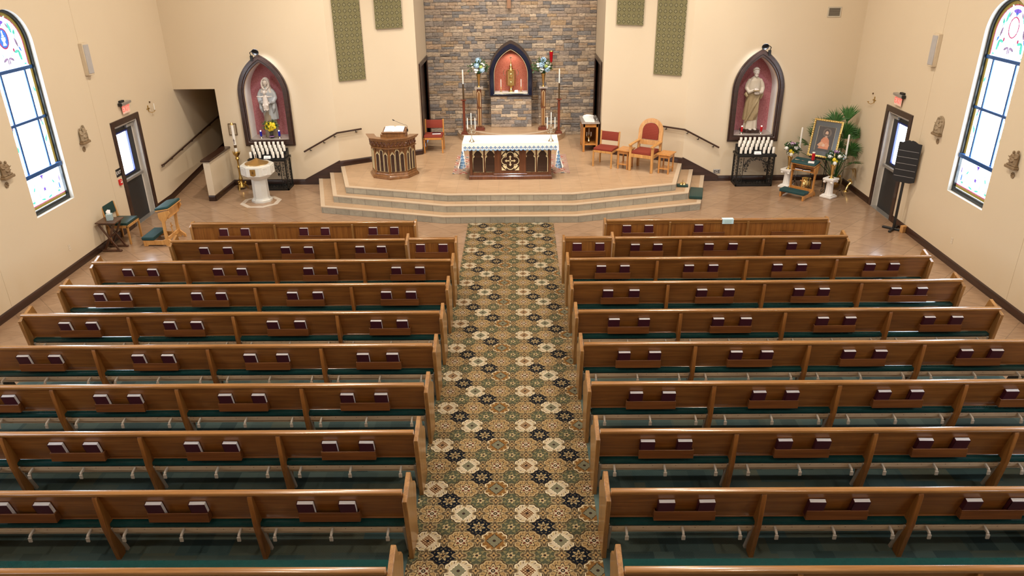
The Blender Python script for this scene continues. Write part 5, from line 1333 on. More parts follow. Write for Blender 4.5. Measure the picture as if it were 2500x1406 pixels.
# ------------------------------------------------------------------ apse: tabernacle, pedestals, candle stands
tx, tz = -.205, 1.595
f = MB(); out = gothic(tx, .60, tz, 2.17, .86, 14); inn = gothic(tx, .455, 1.68, 2.17, .665, 14)
T = thing('tabernacle_surround', 'dark blue-black pointed arch box holding the gold tabernacle', 'tabernacle', (0, 0, 0))
f.prism(out, 20.78, 21.14, 'y', [inn]); f.build('box', plain('dark_brown_box', (.05, .030, .022), .5), T, bevel=.006)
BLK = plain('blue_black_lacquer', (.008, .012, .035), .18, coat=.5)
f = MB(); f.prism(gothic(tx, .565, tz+.02, 2.17, .81, 14), 20.745, 20.779, 'y', [inn]); f.build('frame', BLK, T, bevel=.012)
f = MB(); f.prism(gothic(tx, .52, tz+.055, 2.17, .745, 14), 20.725, 20.744, 'y', [gothic(tx, .475, 1.66, 2.17, .69, 14)]); f.build('frame_moulding', BLK, T, bevel=.006)
MB().prism(gothic(tx, .48, 1.66, 2.17, .70, 14), 21.10, 21.13, 'y').build('back_panel', DAMASK2, T, smooth=0)
gi = MB(); gi.tube([(x, 20.725, z) for x, z in gothic(tx, .452, 1.685, 2.17, .66, 14)], .005, 5, closed=True); gi.build('gilt_edge', GILT, T)
MB().prism([(tx-.45, 21.09), (tx-.45, 20.76), (tx-.2, 20.735), (tx+.2, 20.735), (tx+.45, 20.76), (tx+.45, 21.09)], 1.681, 1.70).build('marble_shelf', MARBLE, T, bevel=.003)
T = thing('tabernacle', 'ornate gold tabernacle tower with a chalice relief in the arched box', 'tabernacle', (tx, 20.95, 1.701))
m = MB().lathe([(0, 0), (.075, 0), (.07, .03), (.04, .06), (.03, .10), (.045, .12), (.03, .14), (.05, .165), (.06, .18), (0, .18)], n=16); m.build('foot', GOLD, T)
m = MB(); m.box((-.085, -.06, .18), (.085, .06, .56)); m.lathe([(0, .56), (.07, .56), (.075, .58), (.05, .60), (.042, .66), (.05, .67), (.03, .70), (.012, .78), (.008, .84), (0, .84)], n=12); m.build('casket', GOLD, T, bevel=.008)
m = MB(); P = [(-.095, .17), (.095, .17), (.115, .20), (.115, .54), (.095, .58), (-.095, .58), (-.115, .54), (-.115, .20)]; m.tube([(x, -.05, z) for x, z in P], .012, 6, closed=True)
for s in (-1, 1):
    for zz in (.30, .42): m.lathe([(0, 0), (.018, .03), (.01, .06), (0, .07)], (s*.118, -.04, zz), 8)
m.build('pillars', DGOLD, T)
m = MB().lathe([(0, 0), (.03, 0), (.01, .02), (.008, .06), (.03, .08), (.042, .13), (.04, .15), (0, .15)], (0, -.065, .26), 14, sq=(1, .4)); m.ball((0, -.068, .46), (.035, .012, .035)); m.build('chalice_relief', GOLD, T)
m = MB(); m.box((-.006, -.006, .84), (.006, .006, .93)); m.box((-.032, -.006, .88), (.032, .006, .90)); m.build('cross', SILVER, T)
for s, nm in ((-1, 'left'), (1, 'right')):
    m = MB().tube([(tx+s*.155, 20.98, 2.12), (tx+s*.20, 20.97, 2.15), (tx+s*.205, 20.97, 2.22), (tx+s*.17, 20.97, 2.28)], .008, 6)
    tag(m.build('silver_scroll', SILVER), 'small silver scroll ornament beside the gold tabernacle, %s side' % nm, 'ornament')
    C_ = thing('brass_candlestick', 'slim brass candlestick with white taper on the tabernacle shelf, %s side' % nm, 'candlestick', (tx+s*.275, 20.90, 1.701), 0, 'tabernacle candlesticks')
    MB().lathe([(0, 0), (.032, 0), (.028, .012), (.01, .025), (.008, .08), (.016, .10), (.008, .12), (.018, .135), (0, .135)], n=12).build('stand', GOLD, C_)
    MB().lathe([(0, 0), (.010, 0), (.0095, .19), (.003, .205), (0, .205)], n=10).build('taper_candle', WHITE, C_, (0, 0, .135))
o = MB().prism([(0, 0), (.05, 0), (.025, .055)], 0, .085, 'x').build('white_card', PAPER, None, (tx+.10, 20.82, 1.701)); tag(o, 'small white card standing on the tabernacle shelf', 'card')
def pedestal(x, side):
    T = thing('flower_pedestal', 'tall slim mahogany pedestal with gold inlay %s of the tabernacle' % side, 'pedestal', (x, 20.50, .752), 0, 'flower pedestals')
    MB().box((-.135, -.12, 0), (.135, .12, .035)).box((-.115, -.10, .035), (.115, .10, .075)).build('base', RWOOD, T, bevel=.006)
    MB().box((-.06, -.055, .075), (.06, .055, 1.11)).build('column', MWOOD, T, bevel=.005)
    g = MB(); g.tube([(a, -.058, b_) for a, b_ in gothic(0, .033, .63, .98, .075, 6)], .006, 5, closed=True); g.tube([(a, -.058, b_) for a, b_ in [(-.033, .12), (.033, .12), (.033, .58), (-.033, .58)]], .006, 5, closed=True); g.build('gold_inlay', GILT, T)
    g = MB(); g.prism(gothic(0, .024, .64, .98, .06, 6), -.0575, -.055, 'y'); g.box((-.024, -.0575, .13), (.024, -.055, .57)); g.build('inlay_panel', plain('amber_panel', (.20, .08, .02), .4), T)
    MB().box((-.115, -.11, 1.11), (.115, .11, 1.155)).build('marble_top', GRANITE, T, bevel=.004)
    F = thing('flower_arrangement', 'blue and white flowers in a gold vase on the pedestal %s of the tabernacle' % side, 'flowers', (x, 20.50, .752+1.156), 0, 'blue and white arrangements')
    MB().lathe([(0, 0), (.05, 0), (.045, .015), (.018, .03), (.022, .05), (.045, .24), (.062, .34), (.056, .34), (.03, .12), (0, .06)], n=16).build('vase', GOLD, F)
    rr = random.Random(int(x*100))
    bl = [(a_, b_, c_, r_*1.38, k_, m_) for a_, b_, c_, r_, k_, m_ in [(0, 0, .22, .062, 'mum', FBLUE), (-.04, -.05, .10, .065, 'mum', FBLUE), (.10, -.05, -.02, .06, 'mum', FBLUE), (-.15, -.02, .12, .036, 'rose', FWHITE), (-.14, -.03, .06, .034, 'rose', FWHITE), (-.08, -.07, -.01, .036, 'rose', FWHITE), (-.03, -.08, -.02, .036, 'rose', FWHITE), (-.06, -.07, -.07, .034, 'rose', FWHITE), (.10, -.03, .14, .038, 'rose', FWHITE), (.16, -.02, .11, .036, 'rose', FWHITE), (.15, -.03, .05, .034, 'rose', FWHITE), (.07, -.08, .07, .038, 'mum', FGREEN)]]
    bouquet(F, (0, 0, .46), .24, bl, 45, rr, 1.3)
pedestal(-1.065, 'left'); pedestal(.665, 'right')
def cstand(x, y, side):
    T = thing('candle_stand', 'red-brown wooden candle stand with brass tube %s of the tabernacle' % side, 'candle stand', (x, y, .602), 0, 'tall candle stands')
    MB().box((-.10, -.09, 0), (.10, .09, .03)).box((-.075, -.065, .03), (.075, .065, .07)).build('base', RWOOD, T, bevel=.005)
    MB().box((-.033, -.033, .07), (.033, .033, .92)).build('column', RWOOD, T, bevel=.004)
    MB().box((-.07, -.07, .92), (.07, .07, .945)).build('cap', RWOOD, T, bevel=.003)
    MB().lathe([(0, .945), (.022, .945), (.020, 1.35), (.028, 1.36), (0, 1.36)], n=12).build('brass_tube', BRONZE, T)
    MB().lathe([(0, 1.36), (.019, 1.36), (.018, 1.72), (.008, 1.735), (0, 1.735)], n=12).build('candle', WHITE, T)
cstand(-1.50, 20.66, 'left'); cstand(1.10, 20.66, 'right')
T = thing('sanctuary_lamp', 'red glass sanctuary lamp on a bracket on the stone wall', 'lamp', (.89, 21.0, 2.44))
MB().lathe([(0, .0), (.012, .01), (.03, .03), (.036, .06), (.05, .27), (.055, .30), (.05, .30), (.045, .26), (0, .05)], n=16).build('red_glass', REDG, T)
m = MB().tube([(0, 0, .02), (0, .02, -.03), (0, .13, -.03)], .008, 6); m.lathe([(.055, .295), (.058, .30), (.055, .31), (.05, .30)], n=16); m.build('bracket', DGOLD, T)
o = MB().prism([(-.075, 3.84), (.03, 3.84), (.03, 5.9), (-.075, 5.9)], 21.02, 21.08, 'y').prism([(-.55, 5.2), (.5, 5.2), (.5, 5.31), (-.55, 5.31)], 21.02, 21.08, 'y').build('wall_cross', plain('cross_wood', (.30, .16, .09), .5), None, (-.215, 0, 0), bevel=.006)
tag(o, 'foot of a large wooden cross hung high on the stone wall', 'cross')

# ------------------------------------------------------------------ banners, rails, plaque, font
WA = math.atan2(1.115, 1.88)
def banner(p0, p1, z0, lab):
    c = ((p0[0]+p1[0])/2, (p0[1]+p1[1])/2); w = math.dist(p0, p1); s = 1 if p1[1] > p0[1] else -1
    nx, ny = math.sin(s*WA), -math.cos(s*WA)
    T = thing('wall_banner', lab, 'banner', (c[0]+nx*.04, c[1]+ny*.04, z0), s*WA, 'green banners on the sanctuary walls')
    MB().box((-w/2, -.006, 0), (w/2, .006, 3.1)).build('cloth', BANNER, T, smooth=0)
    MB().tube([(-w/2-.05, 0, 3.1), (w/2+.05, 0, 3.1)], .015, 8).build('rod', DWOOD, T)
banner((-4.245, 18.04), (-3.675, 18.375), 2.475, 'long green brocade banner, the outer one left of the altar')
banner((-3.37, 18.55), (-2.785, 18.89), 3.585, 'shorter green brocade banner, the inner one left of the altar')
banner((2.37, 18.90), (2.955, 18.565), 3.60, 'shorter green brocade banner, the inner one right of the altar')
banner((3.24, 18.395), (3.835, 18.045), 2.52, 'long green brocade banner, the outer one right of the altar')
def handrail(pts, brs, lab, off):
    T = thing('handrail', lab, 'handrail', pts[0], 0, 'dark wooden handrails'); o = Vector(pts[0])
    MB().tube([Vector(p)-o for p in pts], .021, 10, flat=1.1).build('rail', DWOOD, T)
    for b_ in brs:
        p = Vector(b_)-o; q = Vector(off)
        MB().tube([p+Vector((0, 0, -.015)), p+Vector((0, 0, -.055))+q*.3, p+Vector((0, 0, -.065))+q], .008, 6).lathe([(0, -.004), (.026, -.004), (.026, .004), (0, .004)], tuple(p+Vector((0, 0, -.065))+q), 10).build('bracket', BLACKP, T)
handrail([(-5.22, 17.87, .84), (-4.37, 17.875, 1.29), (-3.84, 18.19, 1.315)], [(-5.07, 17.87, .92), (-4.72, 17.87, 1.105), (-4.45, 17.875, 1.25), (-3.97, 18.11, 1.31)], 'dark wooden handrail rising by the left steps of the platform', (0, .07, 0))
handrail([(3.44, 18.19, 1.315), (3.97, 17.875, 1.29), (4.83, 17.87, .85)], [(3.58, 18.11, 1.31), (4.05, 17.875, 1.25), (4.32, 17.87, 1.105), (4.70, 17.87, .92)], 'dark wooden handrail rising by the right steps of the platform', (0, .07, 0))
handrail([(-8.08, 16.50, .90), (-8.08, 16.66, .90), (-8.08, 22.3, 1.47)], [(-8.08, 16.62, .90)]+[(-8.08, 17.1+.62*k, .945+.0628*k) for k in range(8)], 'long dark wooden handrail along the left wall of the ramp', (-.065, 0, 0))
T = MB().box((-.10, 0, -.145), (.10, .02, .145)).build('wall_plaque', BRONZE, None, (-6.895, 17.928, 1.385), bevel=.006); tag(T, 'small bronze framed plaque on the wall left of the left niche', 'plaque')
MB().box((-.08, -.003, -.12), (.08, .001, .12)).build('engraved_panel', plain('plaque_panel', (.42, .33, .22), .4, .4), T)
m = MB()
for k, (a, b_, c_) in enumerate(((-.02, .05, .06), (-.05, .03, .02), (.01, .05, -.03), (-.03, .02, -.07))): m.box((a-.02, -.005, c_), (b_, -.003, c_+.008))
m.build('engraved_text', BRONZE, T)
# font
T = thing('baptismal_font', 'white marble octagonal baptismal font with a brass cover', 'font', (-5.985, 16.66, 0))
O8 = PI/8
MB().lathe([(0, .0), (.235, .0), (.235, .045), (.205, .065), (.195, .09), (.0, .09)], n=8, ph=O8).build('base', MARBLE, T, smooth=.3)
MB().lathe([(0, .09), (.185, .09), (.175, .54), (.0, .54)], n=8, ph=O8).build('stem', MARBLE, T, smooth=.3)
MB().lathe([(0, .53), (.19, .53), (.31, .60), (.375, .66), (.375, .86), (.345, .885), (.0, .885)], n=8, ph=O8).build('bowl', MARBLE, T, smooth=.3)
MB().lathe([(0, .885), (.265, .885), (.262, .90), (.19, .925), (.10, .96), (.04, .99), (.012, 1.01), (0, 1.01)], n=32).build('cover', plain('brushed_brass', (.62, .40, .16), .3, .9), T)
MB().lathe([(0, 0), (.014, 0), (.010, .02), (.018, .04), (.012, .06), (0, .065)], (0, 0, 1.005), 10).box((-.004, -.004, 1.06), (.004, .004, 1.10)).box((-.018, -.004, 1.075), (.018, .004, 1.085)).build('finial', BRONZE, T)
for k, mt_ in ((-2, MARBLE), (-1, GOLD), (0, MARBLE), (1, MARBLE)):
    a = -PI/2+k*PI/4+.0; a = -PI/2+(k+.5)*PI/4+PI/8 if False else -PI/2+(k)*PI/4+PI/4
    M = Matrix.Rotation(a+PI/2, 4, 'Z'); m = MB(); yy = -.375*math.cos(PI/8)-.004
    if mt_ is GOLD: m.prism([(-.06, .69), (0, .67), (.06, .69), (.06, .83), (-.06, .83)], yy-.003, yy+.004, 'y', M=M); m.build('gold_shield', DGOLD, T)
    else: m.tube([tuple(M @ Vector(p)) for p in ((-.055, yy, .69), (0, yy, .675), (.055, yy, .69), (.055, yy, .83), (-.055, yy, .83))], .006, 5, closed=True); m.build('carved_panel', PLASTER, T)
m = MB()
M = Matrix.Rotation(-PI/2-PI/4+PI/4+PI/2, 4, 'Z'); yy = -.375*math.cos(PI/8)-.009
for k in range(8): m.tube([(0, yy, .755), (.035*math.cos(k*PI/4), yy, .755+.045*math.sin(k*PI/4))], .004, 4)
m.build('shield_relief', BRONZE, T)
o = MB(); a8 = [(.47*math.cos(O8+k*PI/4), .47*math.sin(O8+k*PI/4)) for k in range(8)]; b8 = [(.36*math.cos(O8+k*PI/4), .36*math.sin(O8+k*PI/4)) for k in range(8)]
o.prism(a8, .0005, .003, 'z', [b8]); struct(o.build('trim_12', plain('inlay_tile', (.60, .52, .44), .4, var=.2, scale=40), None, (-5.985, 16.56, 0)))
# paschal candle behind the font
T = thing('paschal_candle_stand', 'tall ornate brass stand with a decorated white candle behind the font', 'candle stand', (-6.77, 17.60, 0))
m = MB().lathe([(0, .05), (.10, .06), (.09, .10), (.05, .14), (.03, .20), (.05, .26), (.03, .32), (.022, .50), (.04, .55), (.02, .60), (.02, .70), (.05, .76), (.03, .80), (.08, .87), (.085, .91), (.05, .90), (.04, .93), (0, .93)], n=14)
for k in range(3):
    a = k*2.094+.4; m.tube([(0, 0, .10), (.08*math.cos(a), .08*math.sin(a), .13), (.12*math.cos(a), .12*math.sin(a), .07), (.15*math.cos(a), .15*math.sin(a), .0)], [.02, .025, .02, .018], 8); m.ball((.10*math.cos(a), .10*math.sin(a), .16), .03, 8, 6)
for k in range(8): a = k*PI/4; m.ball((.085*math.cos(a), .085*math.sin(a), .925), .012, 6, 4)
m.build('brass_stand', DGOLD, T)
MB().lathe([(0, .93), (.032, .93), (.032, 1.56), (.018, 1.575), (0, 1.575)], n=16).build('candle', WHITE, T)
m = MB(); m.lathe([(.0330, 1.02), (.0335, 1.03), (.0335, 1.08), (.033, 1.09)], n=16); m.build('dark_band', BRONZE, T)
m = MB(); m.box((-.006, -.036, 1.12), (.006, -.032, 1.24)); m.box((-.022, -.036, 1.19), (.022, -.032, 1.2)); m.build('cross_emblem', MAROON, T)
MB().lathe([(0, 1.56), (.034, 1.56), (.030, 1.60), (.012, 1.625), (0, 1.625)], n=16).build('brass_follower', GOLD, T)

# ------------------------------------------------------------------ things on the side walls
def wthing(M, y, z, name, lab, cat, grp=None):
    T = thing(name, lab, cat, M @ Vector((0, y, z)), 0, grp); T.rotation_euler = M.to_euler(); return T
CONC = plain('cast_resin', (.22, .15, .085), .6, var=.3, scale=14, bump=.2)
CONC2 = plain('cast_resin_light', (.30, .23, .15), .6, var=.3, scale=14, bump=.2)
EXR = emit('exit_red', (1, .06, .05), 2.2)
SIGNP = plain('exit_panel', (.85, .60, .52), .4)
def sbox(mb, sg, x0, y0, z0, x1, y1, z1, mat=0):
    a, b = sorted((sg*x0, sg*x1)); return mb.box((a, y0, z0), (b, y1, z1), mat)
for side, M, sg in (('left', ML, 1), ('right', MR, -1)):
    # loudspeaker
    T = wthing(M, 14.40, 3.19, 'wall_loudspeaker', 'slim beige loudspeaker with grey grille high on the %s wall' % side, 'loudspeaker', 'wall loudspeakers')
    MB().prism([(0, 0), (sg*.075, .01), (sg*.10, .17), (0, .21)], 0, .58).build('cabinet', plain('speaker_cream_'+side, (.60, .50, .37), .6), T, bevel=.006)
    m = MB(); p0, p1 = Vector((sg*.077, .018, 0)), Vector((sg*.099, .160, 0)); d = (p1-p0).normalized(); nn = Vector((sg*abs(d.y), -sg*d.x if False else -abs(d.x), 0)).normalized()*.008
    pts = [p0, p1, p1+nn, p0+nn]
    m.prism([(p.x, p.y) for p in pts], .03, .55); m.build('grille', plain('grille_'+side, (.46, .45, .46), .5, .3), T, bevel=.003)
    # exit sign with emergency lamp
    T = wthing(M, 15.53, 2.24, 'exit_sign', 'lit red EXIT sign under a grey housing above the %s door' % side, 'sign', 'lit exit signs')
    m = MB(); sbox(m, sg, 0, -.19, .215, .09, .19, .265); m.build('housing', GREYM, T, bevel=.006)
    m = MB(); sbox(m, sg, 0, -.17, .265, .06, -.03, .305); sbox(m, sg, .01, -.225, .20, .08, -.19, .265); m.build('emergency_lamp', BLACKP, T, bevel=.006)
    m = MB(); sbox(m, sg, .035, -.15, .03, .045, .15, .215); m.build('panel', SIGNP, T, bevel=.002)
    rot = (PI/2, 0, PI/2) if sg > 0 else (PI/2, 0, -PI/2)
    text('EXIT', 'lettering', T, (sg*.047, 0, .12), rot, .155, EXR, .0015)
    # stations of the cross and the little crosses under them
    for k, (yy, zz, kind) in enumerate(((13.80, 2.05, 0), (11.47 if sg > 0 else 11.42, 2.05 if sg > 0 else 2.08, 1))):
        nm = 'near the door' if k == 0 else 'nearer than the window'
        T = wthing(M, yy, zz, 'station_relief', 'carved station relief of robed figures on the %s wall, %s' % (side, nm), 'relief', 'station reliefs')
        m = MB(); sbox(m, sg, 0, -.13, 0, .085, .13, .045); sbox(m, sg, 0, -.11, .045, .07, .11, .07)
        m.build('ledge', CONC, T, bevel=.008)
        m = MB()
        if sg < 0 and k == 0: 
            a, b = sorted((0, sg*.02)); m.prism([(-.12, .05), (.12, .05), (.13, .22)]+[(.13*math.cos(t*PI/8), .22+.14*math.sin(t*PI/8)) for t in range(1, 8)]+[(-.13, .22)], a, b, 'x')
        rr = random.Random(31+k+(5 if sg < 0 else 0))
        for j, (fy, fh) in enumerate(((-.06, .30), (.045, .34 if k == 0 else .27), (0.0, .20))):
            X = sg*(.035+.02*(j == 2)); loft(m, [(.05, X, fy, .032, .045, .1, 5, rr.random()*6), (.12, X, fy, .03, .04, .1, 5, 1), (fh*.62, X, fy, .028, .042, .08, 5, 2), (fh*.78, X, fy, .024, .036, 0, 5, 0), (fh*.83, X, fy, .012, .012, 0, 5, 0)], 14)
            m.ball((X, fy, fh*.91), (.021, .021, .026), 10, 8)
            m.tube([(X, fy-.03, fh*.72), (X+sg*.025, fy-.035, fh*.58), (X+sg*.04, fy+.01, fh*.56)], [.012, .011, .007], 6); m.tube([(X, fy+.03, fh*.72), (X+sg*.02, fy+.05, fh*.60), (X+sg*.035, fy+.06, fh*.68)], [.012, .011, .006], 6)
        if k == 0: m.tube([(sg*.05, .04, .33), (sg*.055, .10, .16), (sg*.05, .11, .06)], .013, 6)
        remesh(m.build('figures', CONC2 if k == 0 else CONC, T), .006, 1)
        T = wthing(M, yy-.03, zz-.10, 'small_wall_cross', 'tiny carved cross under the %s wall relief %s' % (side, nm), 'cross', 'tiny carved crosses')
        m = MB()
        for a in range(4):
            R = Matrix.Rotation(a*PI/2+.0, 4, 'X'); m.box((min(0, sg*.012), -.018, .0), (max(0, sg*.012), .018, .045), M=R); m.box((min(0, sg*.014), -.028, .028), (max(0, sg*.014), .028, .046), M=R)
        m.build('carved_cross', CONC, T, bevel=.004)
    # wall sconce
    T = wthing(M, 16.60 if sg > 0 else 16.77, 2.05, 'wall_sconce', 'small brass cross-shaped candle sconce beyond the %s door' % side, 'sconce', 'brass candle sconces')
    m = MB(); sbox(m, sg, 0, -.075, .055, .015, -.055, .17); sbox(m, sg, 0, -.115, .105, .015, -.015, .122)
    for yy, zz in ((-.065, .175), (-.12, .113), (-.01, .113)): m.ball((sg*.01, yy, zz), .014, 8, 6)
    m.tube([(sg*.01, -.065, .06), (sg*.05, -.02, .02), (sg*.08, .05, .03), (sg*.08, .07, .055)], .006, 6); m.lathe([(0, 0), (.02, .0), (.024, .012), (0, .012)], (sg*.08, .07, .05), 10)
    m.build('bracket', DGOLD, T)
    if sg > 0: MB().lathe([(0, 0), (.012, 0), (.012, .14), (0, .14)], (.08, .07, .06), 10).build('candle', WHITE, T)
    m = MB(); m.tube([(0, .055, .235), (sg*.02, .055, .235)], .018, 10); m.build('snuffer_cup', BRONZE, T)
    # wall outlet
    T = wthing(M, 12.57, .445, 'wall_outlet', 'cream electrical outlet plate low on the %s wall' % side, 'outlet', 'cream outlet plates')
    m = MB(); sbox(m, sg, 0, -.035, -.055, .006, .035, .055); m.build('plate', plain('outlet_cream_'+side, (.66, .58, .47), .4), T, bevel=.002)
    m = MB()
    for zz in (-.025, .02):
        for yy in (-.010, .008): sbox(m, sg, .006, yy, zz, .0065, yy+.003, zz+.012)
    m.build('slots', BLACKP, T)
# left wall only: black EXIT plate and the fire alarm pull
T = wthing(ML, 14.755, 1.22, 'exit_plate', 'black plate with white EXIT lettering beside the left door', 'sign')
MB().box((0, -.095, -.08), (.008, .095, .08)).build('plate', BLACKP, T, bevel=.002)
text('EXIT', 'lettering', T, (.0085, 0, 0), (PI/2, 0, PI/2), .095, PAPER, .001)
T = wthing(ML, 14.72, 1.03, 'fire_alarm_pull', 'small red fire alarm pull station below the black EXIT plate', 'alarm')
RED = plain('alarm_red', (.60, .02, .02), .4)
MB().box((0, -.045, -.06), (.04, .045, .06)).build('housing', RED, T, bevel=.006)
MB().box((.040, -.03, -.012), (.048, .03, .012)).build('handle', PAPER, T, bevel=.003)
text('FIRE', 'lettering', T, (.0405, 0, .035), (PI/2, 0, PI/2), .026, PAPER, .0005)
# vent and metal plate on the right front wall
T = thing('air_vent', 'cream louvred air vent high on the wall above the right niche', 'vent', (7.125, 17.945, 3.90))
MB().prism([(-.15, -.11), (.15, -.11), (.15, .11), (-.15, .11)], -.008, 0, 'y', [[(-.125, -.085), (.125, -.085), (.125, .085), (-.125, .085)]]).build('frame', plain('vent_cream', (.50, .46, .38), .5), T)
for k in range(9): MB().box((-.125, -.008, -.004), (.125, -.004, .006)).build('slat', plain('vent_slat', (.36, .33, .27), .5) if k == 0 else bpy.data.materials['vent_slat'], T, (0, 0, -.08+.02*k), (.6, 0, 0))
MB().box((-.13, -.003, -.09), (.13, .0, .09)).build('duct', BLACKP, T)
T = thing('metal_outlet_plate', 'steel plate with round sockets low on the wall beside the right steps', 'outlet', (4.852, 17.945, .24))
MB().box((-.085, -.008, -.05), (.085, 0, .05)).build('plate', GREYM, T, bevel=.003)
m = MB()
for x, z in ((-.045, .018), (-.045, -.018), (.0, .0), (.045, .018), (.045, -.018)): m.lathe([(0, 0), (.013, 0), (.013, .002), (0, .002)], n=10, M=Matrix.Translation((x, -.008, z)) @ Matrix.Rotation(PI/2, 4, 'X'))
m.build('sockets', BLACKP, T)

# ------------------------------------------------------------------ furniture by the left wall
T = thing('side_table', 'dark X-legged wooden side table beside the green chair', 'table', (-7.92, 13.62, 0))
MB().box((-.19, -.18, .575), (.20, .18, .60)).build('tabletop', TABLEW, T, bevel=.006)
for y in (-.13, .13):
    for s in (-1, 1): MB().box((-.018, -.011, -.34), (.018, .011, .30), M=Matrix.Translation((0, y+s*.012, .29)) @ Matrix.Rotation(s*.50, 4, 'Y')).build('leg', TABLEW, T, bevel=.003)
    MB().box((-.19, y-.025, 0), (.19, y+.025, .035)).build('foot', TABLEW, T, bevel=.008)
MB().box((-.012, -.13, .27), (.012, .13, .31)).build('stretcher', TABLEW, T, bevel=.003); MB().box((-.15, -.14, .545), (.15, .14, .574)).build('apron', TABLEW, T)
T = thing('tissue_box', 'patterned cube tissue box on the dark side table', 'tissue box', (-7.90, 13.63, .601), .35)
def m_tissue():
    m = Mt('tissue_pattern', .6); tc = m.N('ShaderNodeTexCoord'); sp = m.N('ShaderNodeSeparateXYZ'); m.L(tc.outputs['Object'], sp.inputs[0])
    X, Y, Z = (S(m.nt, sp.outputs[q]) for q in range(3)); p = ((X+Y)*210).sin()*((Z)*230).sin()
    m.col(m.mix(p.gt(.1), (.18, .32, .36), (.62, .68, .68))); return m.m
MB().box((-.056, -.056, 0), (.056, .056, .12)).build('box', m_tissue(), T, bevel=.003)
m = MB().add([(-.03, -.01, .12), (.03, .0, .12), (.035, .02, .19), (-.01, .005, .205), (-.045, -.02, .17), (.0, .03, .12), (.0, .035, .18)], [(0, 1, 2, 3, 4), (0, 5, 6, 4), (5, 1, 2, 6), (4, 3, 2, 6)]); m.build('tissue', PAPER, T, smooth=0)
side_chair('side_chair', 'oak side chair with dark green seat against the left wall', (-7.93, 14.10, 0), PI/2, GREENV, LOAK, w=.49, d=.42, seat=.40, top=.80)
CUSH = plain('green_cushion', (.006, .048, .055), .6, var=.25)
def priedieu(lab, loc, rz, wd, w=.58, hd=.74):
    T = thing('prie_dieu', lab, 'kneeler', loc, rz, None)
    for s in (-1, 1):
        x = s*(w/2-.02)
        MB().prism([(.02, 0), (.10, 0), (.10, .10), (.075, .30), (.09, .50), (.15, hd-.16), (.22, hd-.06), (.20, hd), (-.02, hd-.06), (-.02, hd-.16), (.03, .50), (.02, .30)], x-.016, x+.016, 'x').build('side_panel', wd, T, bevel=.004)
        MB().prism([(-.42, 0), (-.34, 0), (-.32, .03), (.14, .03), (.14, .0), (.20, 0), (.19, .06), (.08, .16), (-.05, .12), (-.42, .125)], x-.018, x+.018, 'x').build('foot_rail', wd, T, bevel=.004)
        MB().lathe([(0, 0), (.045, 0), (.045, .004), (0, .004)], n=16, M=Matrix.Translation((x+s*.0165, .10, hd-.17)) @ Matrix.Rotation(PI/2, 4, 'Y')).build('rosette', wd, T)
    MB().prism([(-.06, hd-.03), (.22, hd+.02), (.22, hd+.035), (-.06, hd-.01)], -w/2, w/2, 'x').build('desk', wd, T, bevel=.003)
    MB().prism([(-.075, hd-.008), (.21, hd+.040), (.20, hd+.085), (-.06, hd+.038)], -w/2+.005, w/2-.005, 'x').build('armrest_cushion', CUSH, T, bevel=.018, seg=2)
    MB().box((-w/2+.04, -.01, hd-.18), (w/2-.04, .16, hd-.165)).box((-w/2+.04, .14, hd-.165), (w/2-.04, .155, hd-.02)).build('book_shelf', wd, T)
    MB().box((-w/2+.03, .05, .10), (w/2-.03, .075, .17)).build('cross_rail', wd, T)
    MB().box((-w/2-.01, -.44, .126), (w/2+.01, -.19, .195)).build('kneeling_cushion', CUSH, T, bevel=.022, seg=2)
    m = MB().box((-.012, .055, .17), (.012, .07, .40)).box((-.06, .055, .31), (.06, .07, .335)); m.build('carved_cross', wd, T, bevel=.003)
    return T
priedieu('honey oak kneeler with teal cushions beside the green chair', (-7.00, 14.03, 0), -PI/2, LOAK)
priedieu('oak kneeler with green cushions in front of the framed picture', (6.50, 16.74, 0), -PI/4, HOAK)

# ------------------------------------------------------------------ the corner shrine at the right
u45 = Vector((.7071, -.7071, 0)); v45 = Vector((.7071, .7071, 0)); P0 = Vector((6.50, 16.74, 0))
def onpd(a, b, z): return P0+u45*a+v45*b+Vector((0, 0, z))
o = MB().box((-.05, -.035, 0), (.05, .035, .006)).build('prayer_card', plain('card_tan', (.55, .42, .30), .6), None, onpd(-.20, .06, .793), (0, 0, -.3)); tag(o, 'small tan prayer card at left on the green kneeler cushion', 'card')
o = MB().box((-.03, -.02, 0), (.03, .02, .004)).build('prayer_card', plain('card_red', (.45, .15, .12), .6), None, onpd(-.05, .05, .793), (0, 0, -.5)); tag(o, 'tiny reddish card in the middle of the green kneeler cushion', 'card')
o = MB().box((-.065, -.045, 0), (.065, .045, .03)).build('white_box', PAPER, None, onpd(.16, -.0, .785), (0, 0, -.45), bevel=.003); tag(o, 'small white box at right on the green kneeler cushion', 'box')
T = thing('red_glass_candle', 'tall red glass candle standing at the back of the green kneeler desk', 'candle', onpd(.12, .155, .815))
MB().lathe([(0, 0), (.036, 0), (.036, .15), (.032, .165), (0, .16)], n=16).build('glass', REDG, T); MB().lathe([(.0, .165), (.034, .165), (.030, .185), (0, .19)], n=16).build('rim', WHITE, T)
for k, (a, c_) in enumerate(((-.12, MAROON), (.06, BLACKP))):
    o = MB().box((-.08, -.055, 0), (.08, .055, .022)).build('prayer_book', c_, None, onpd(a, .06, .578+.0*k), (0, 0, -.6+.2*k), bevel=.002); tag(o, '%s prayer book on the shelf inside the right kneeler' % ('maroon' if k == 0 else 'black'), 'book')
    MB().box((-.078, -.0565, .003), (.0815, .05, .019)).build('page_block', PAPER, o)
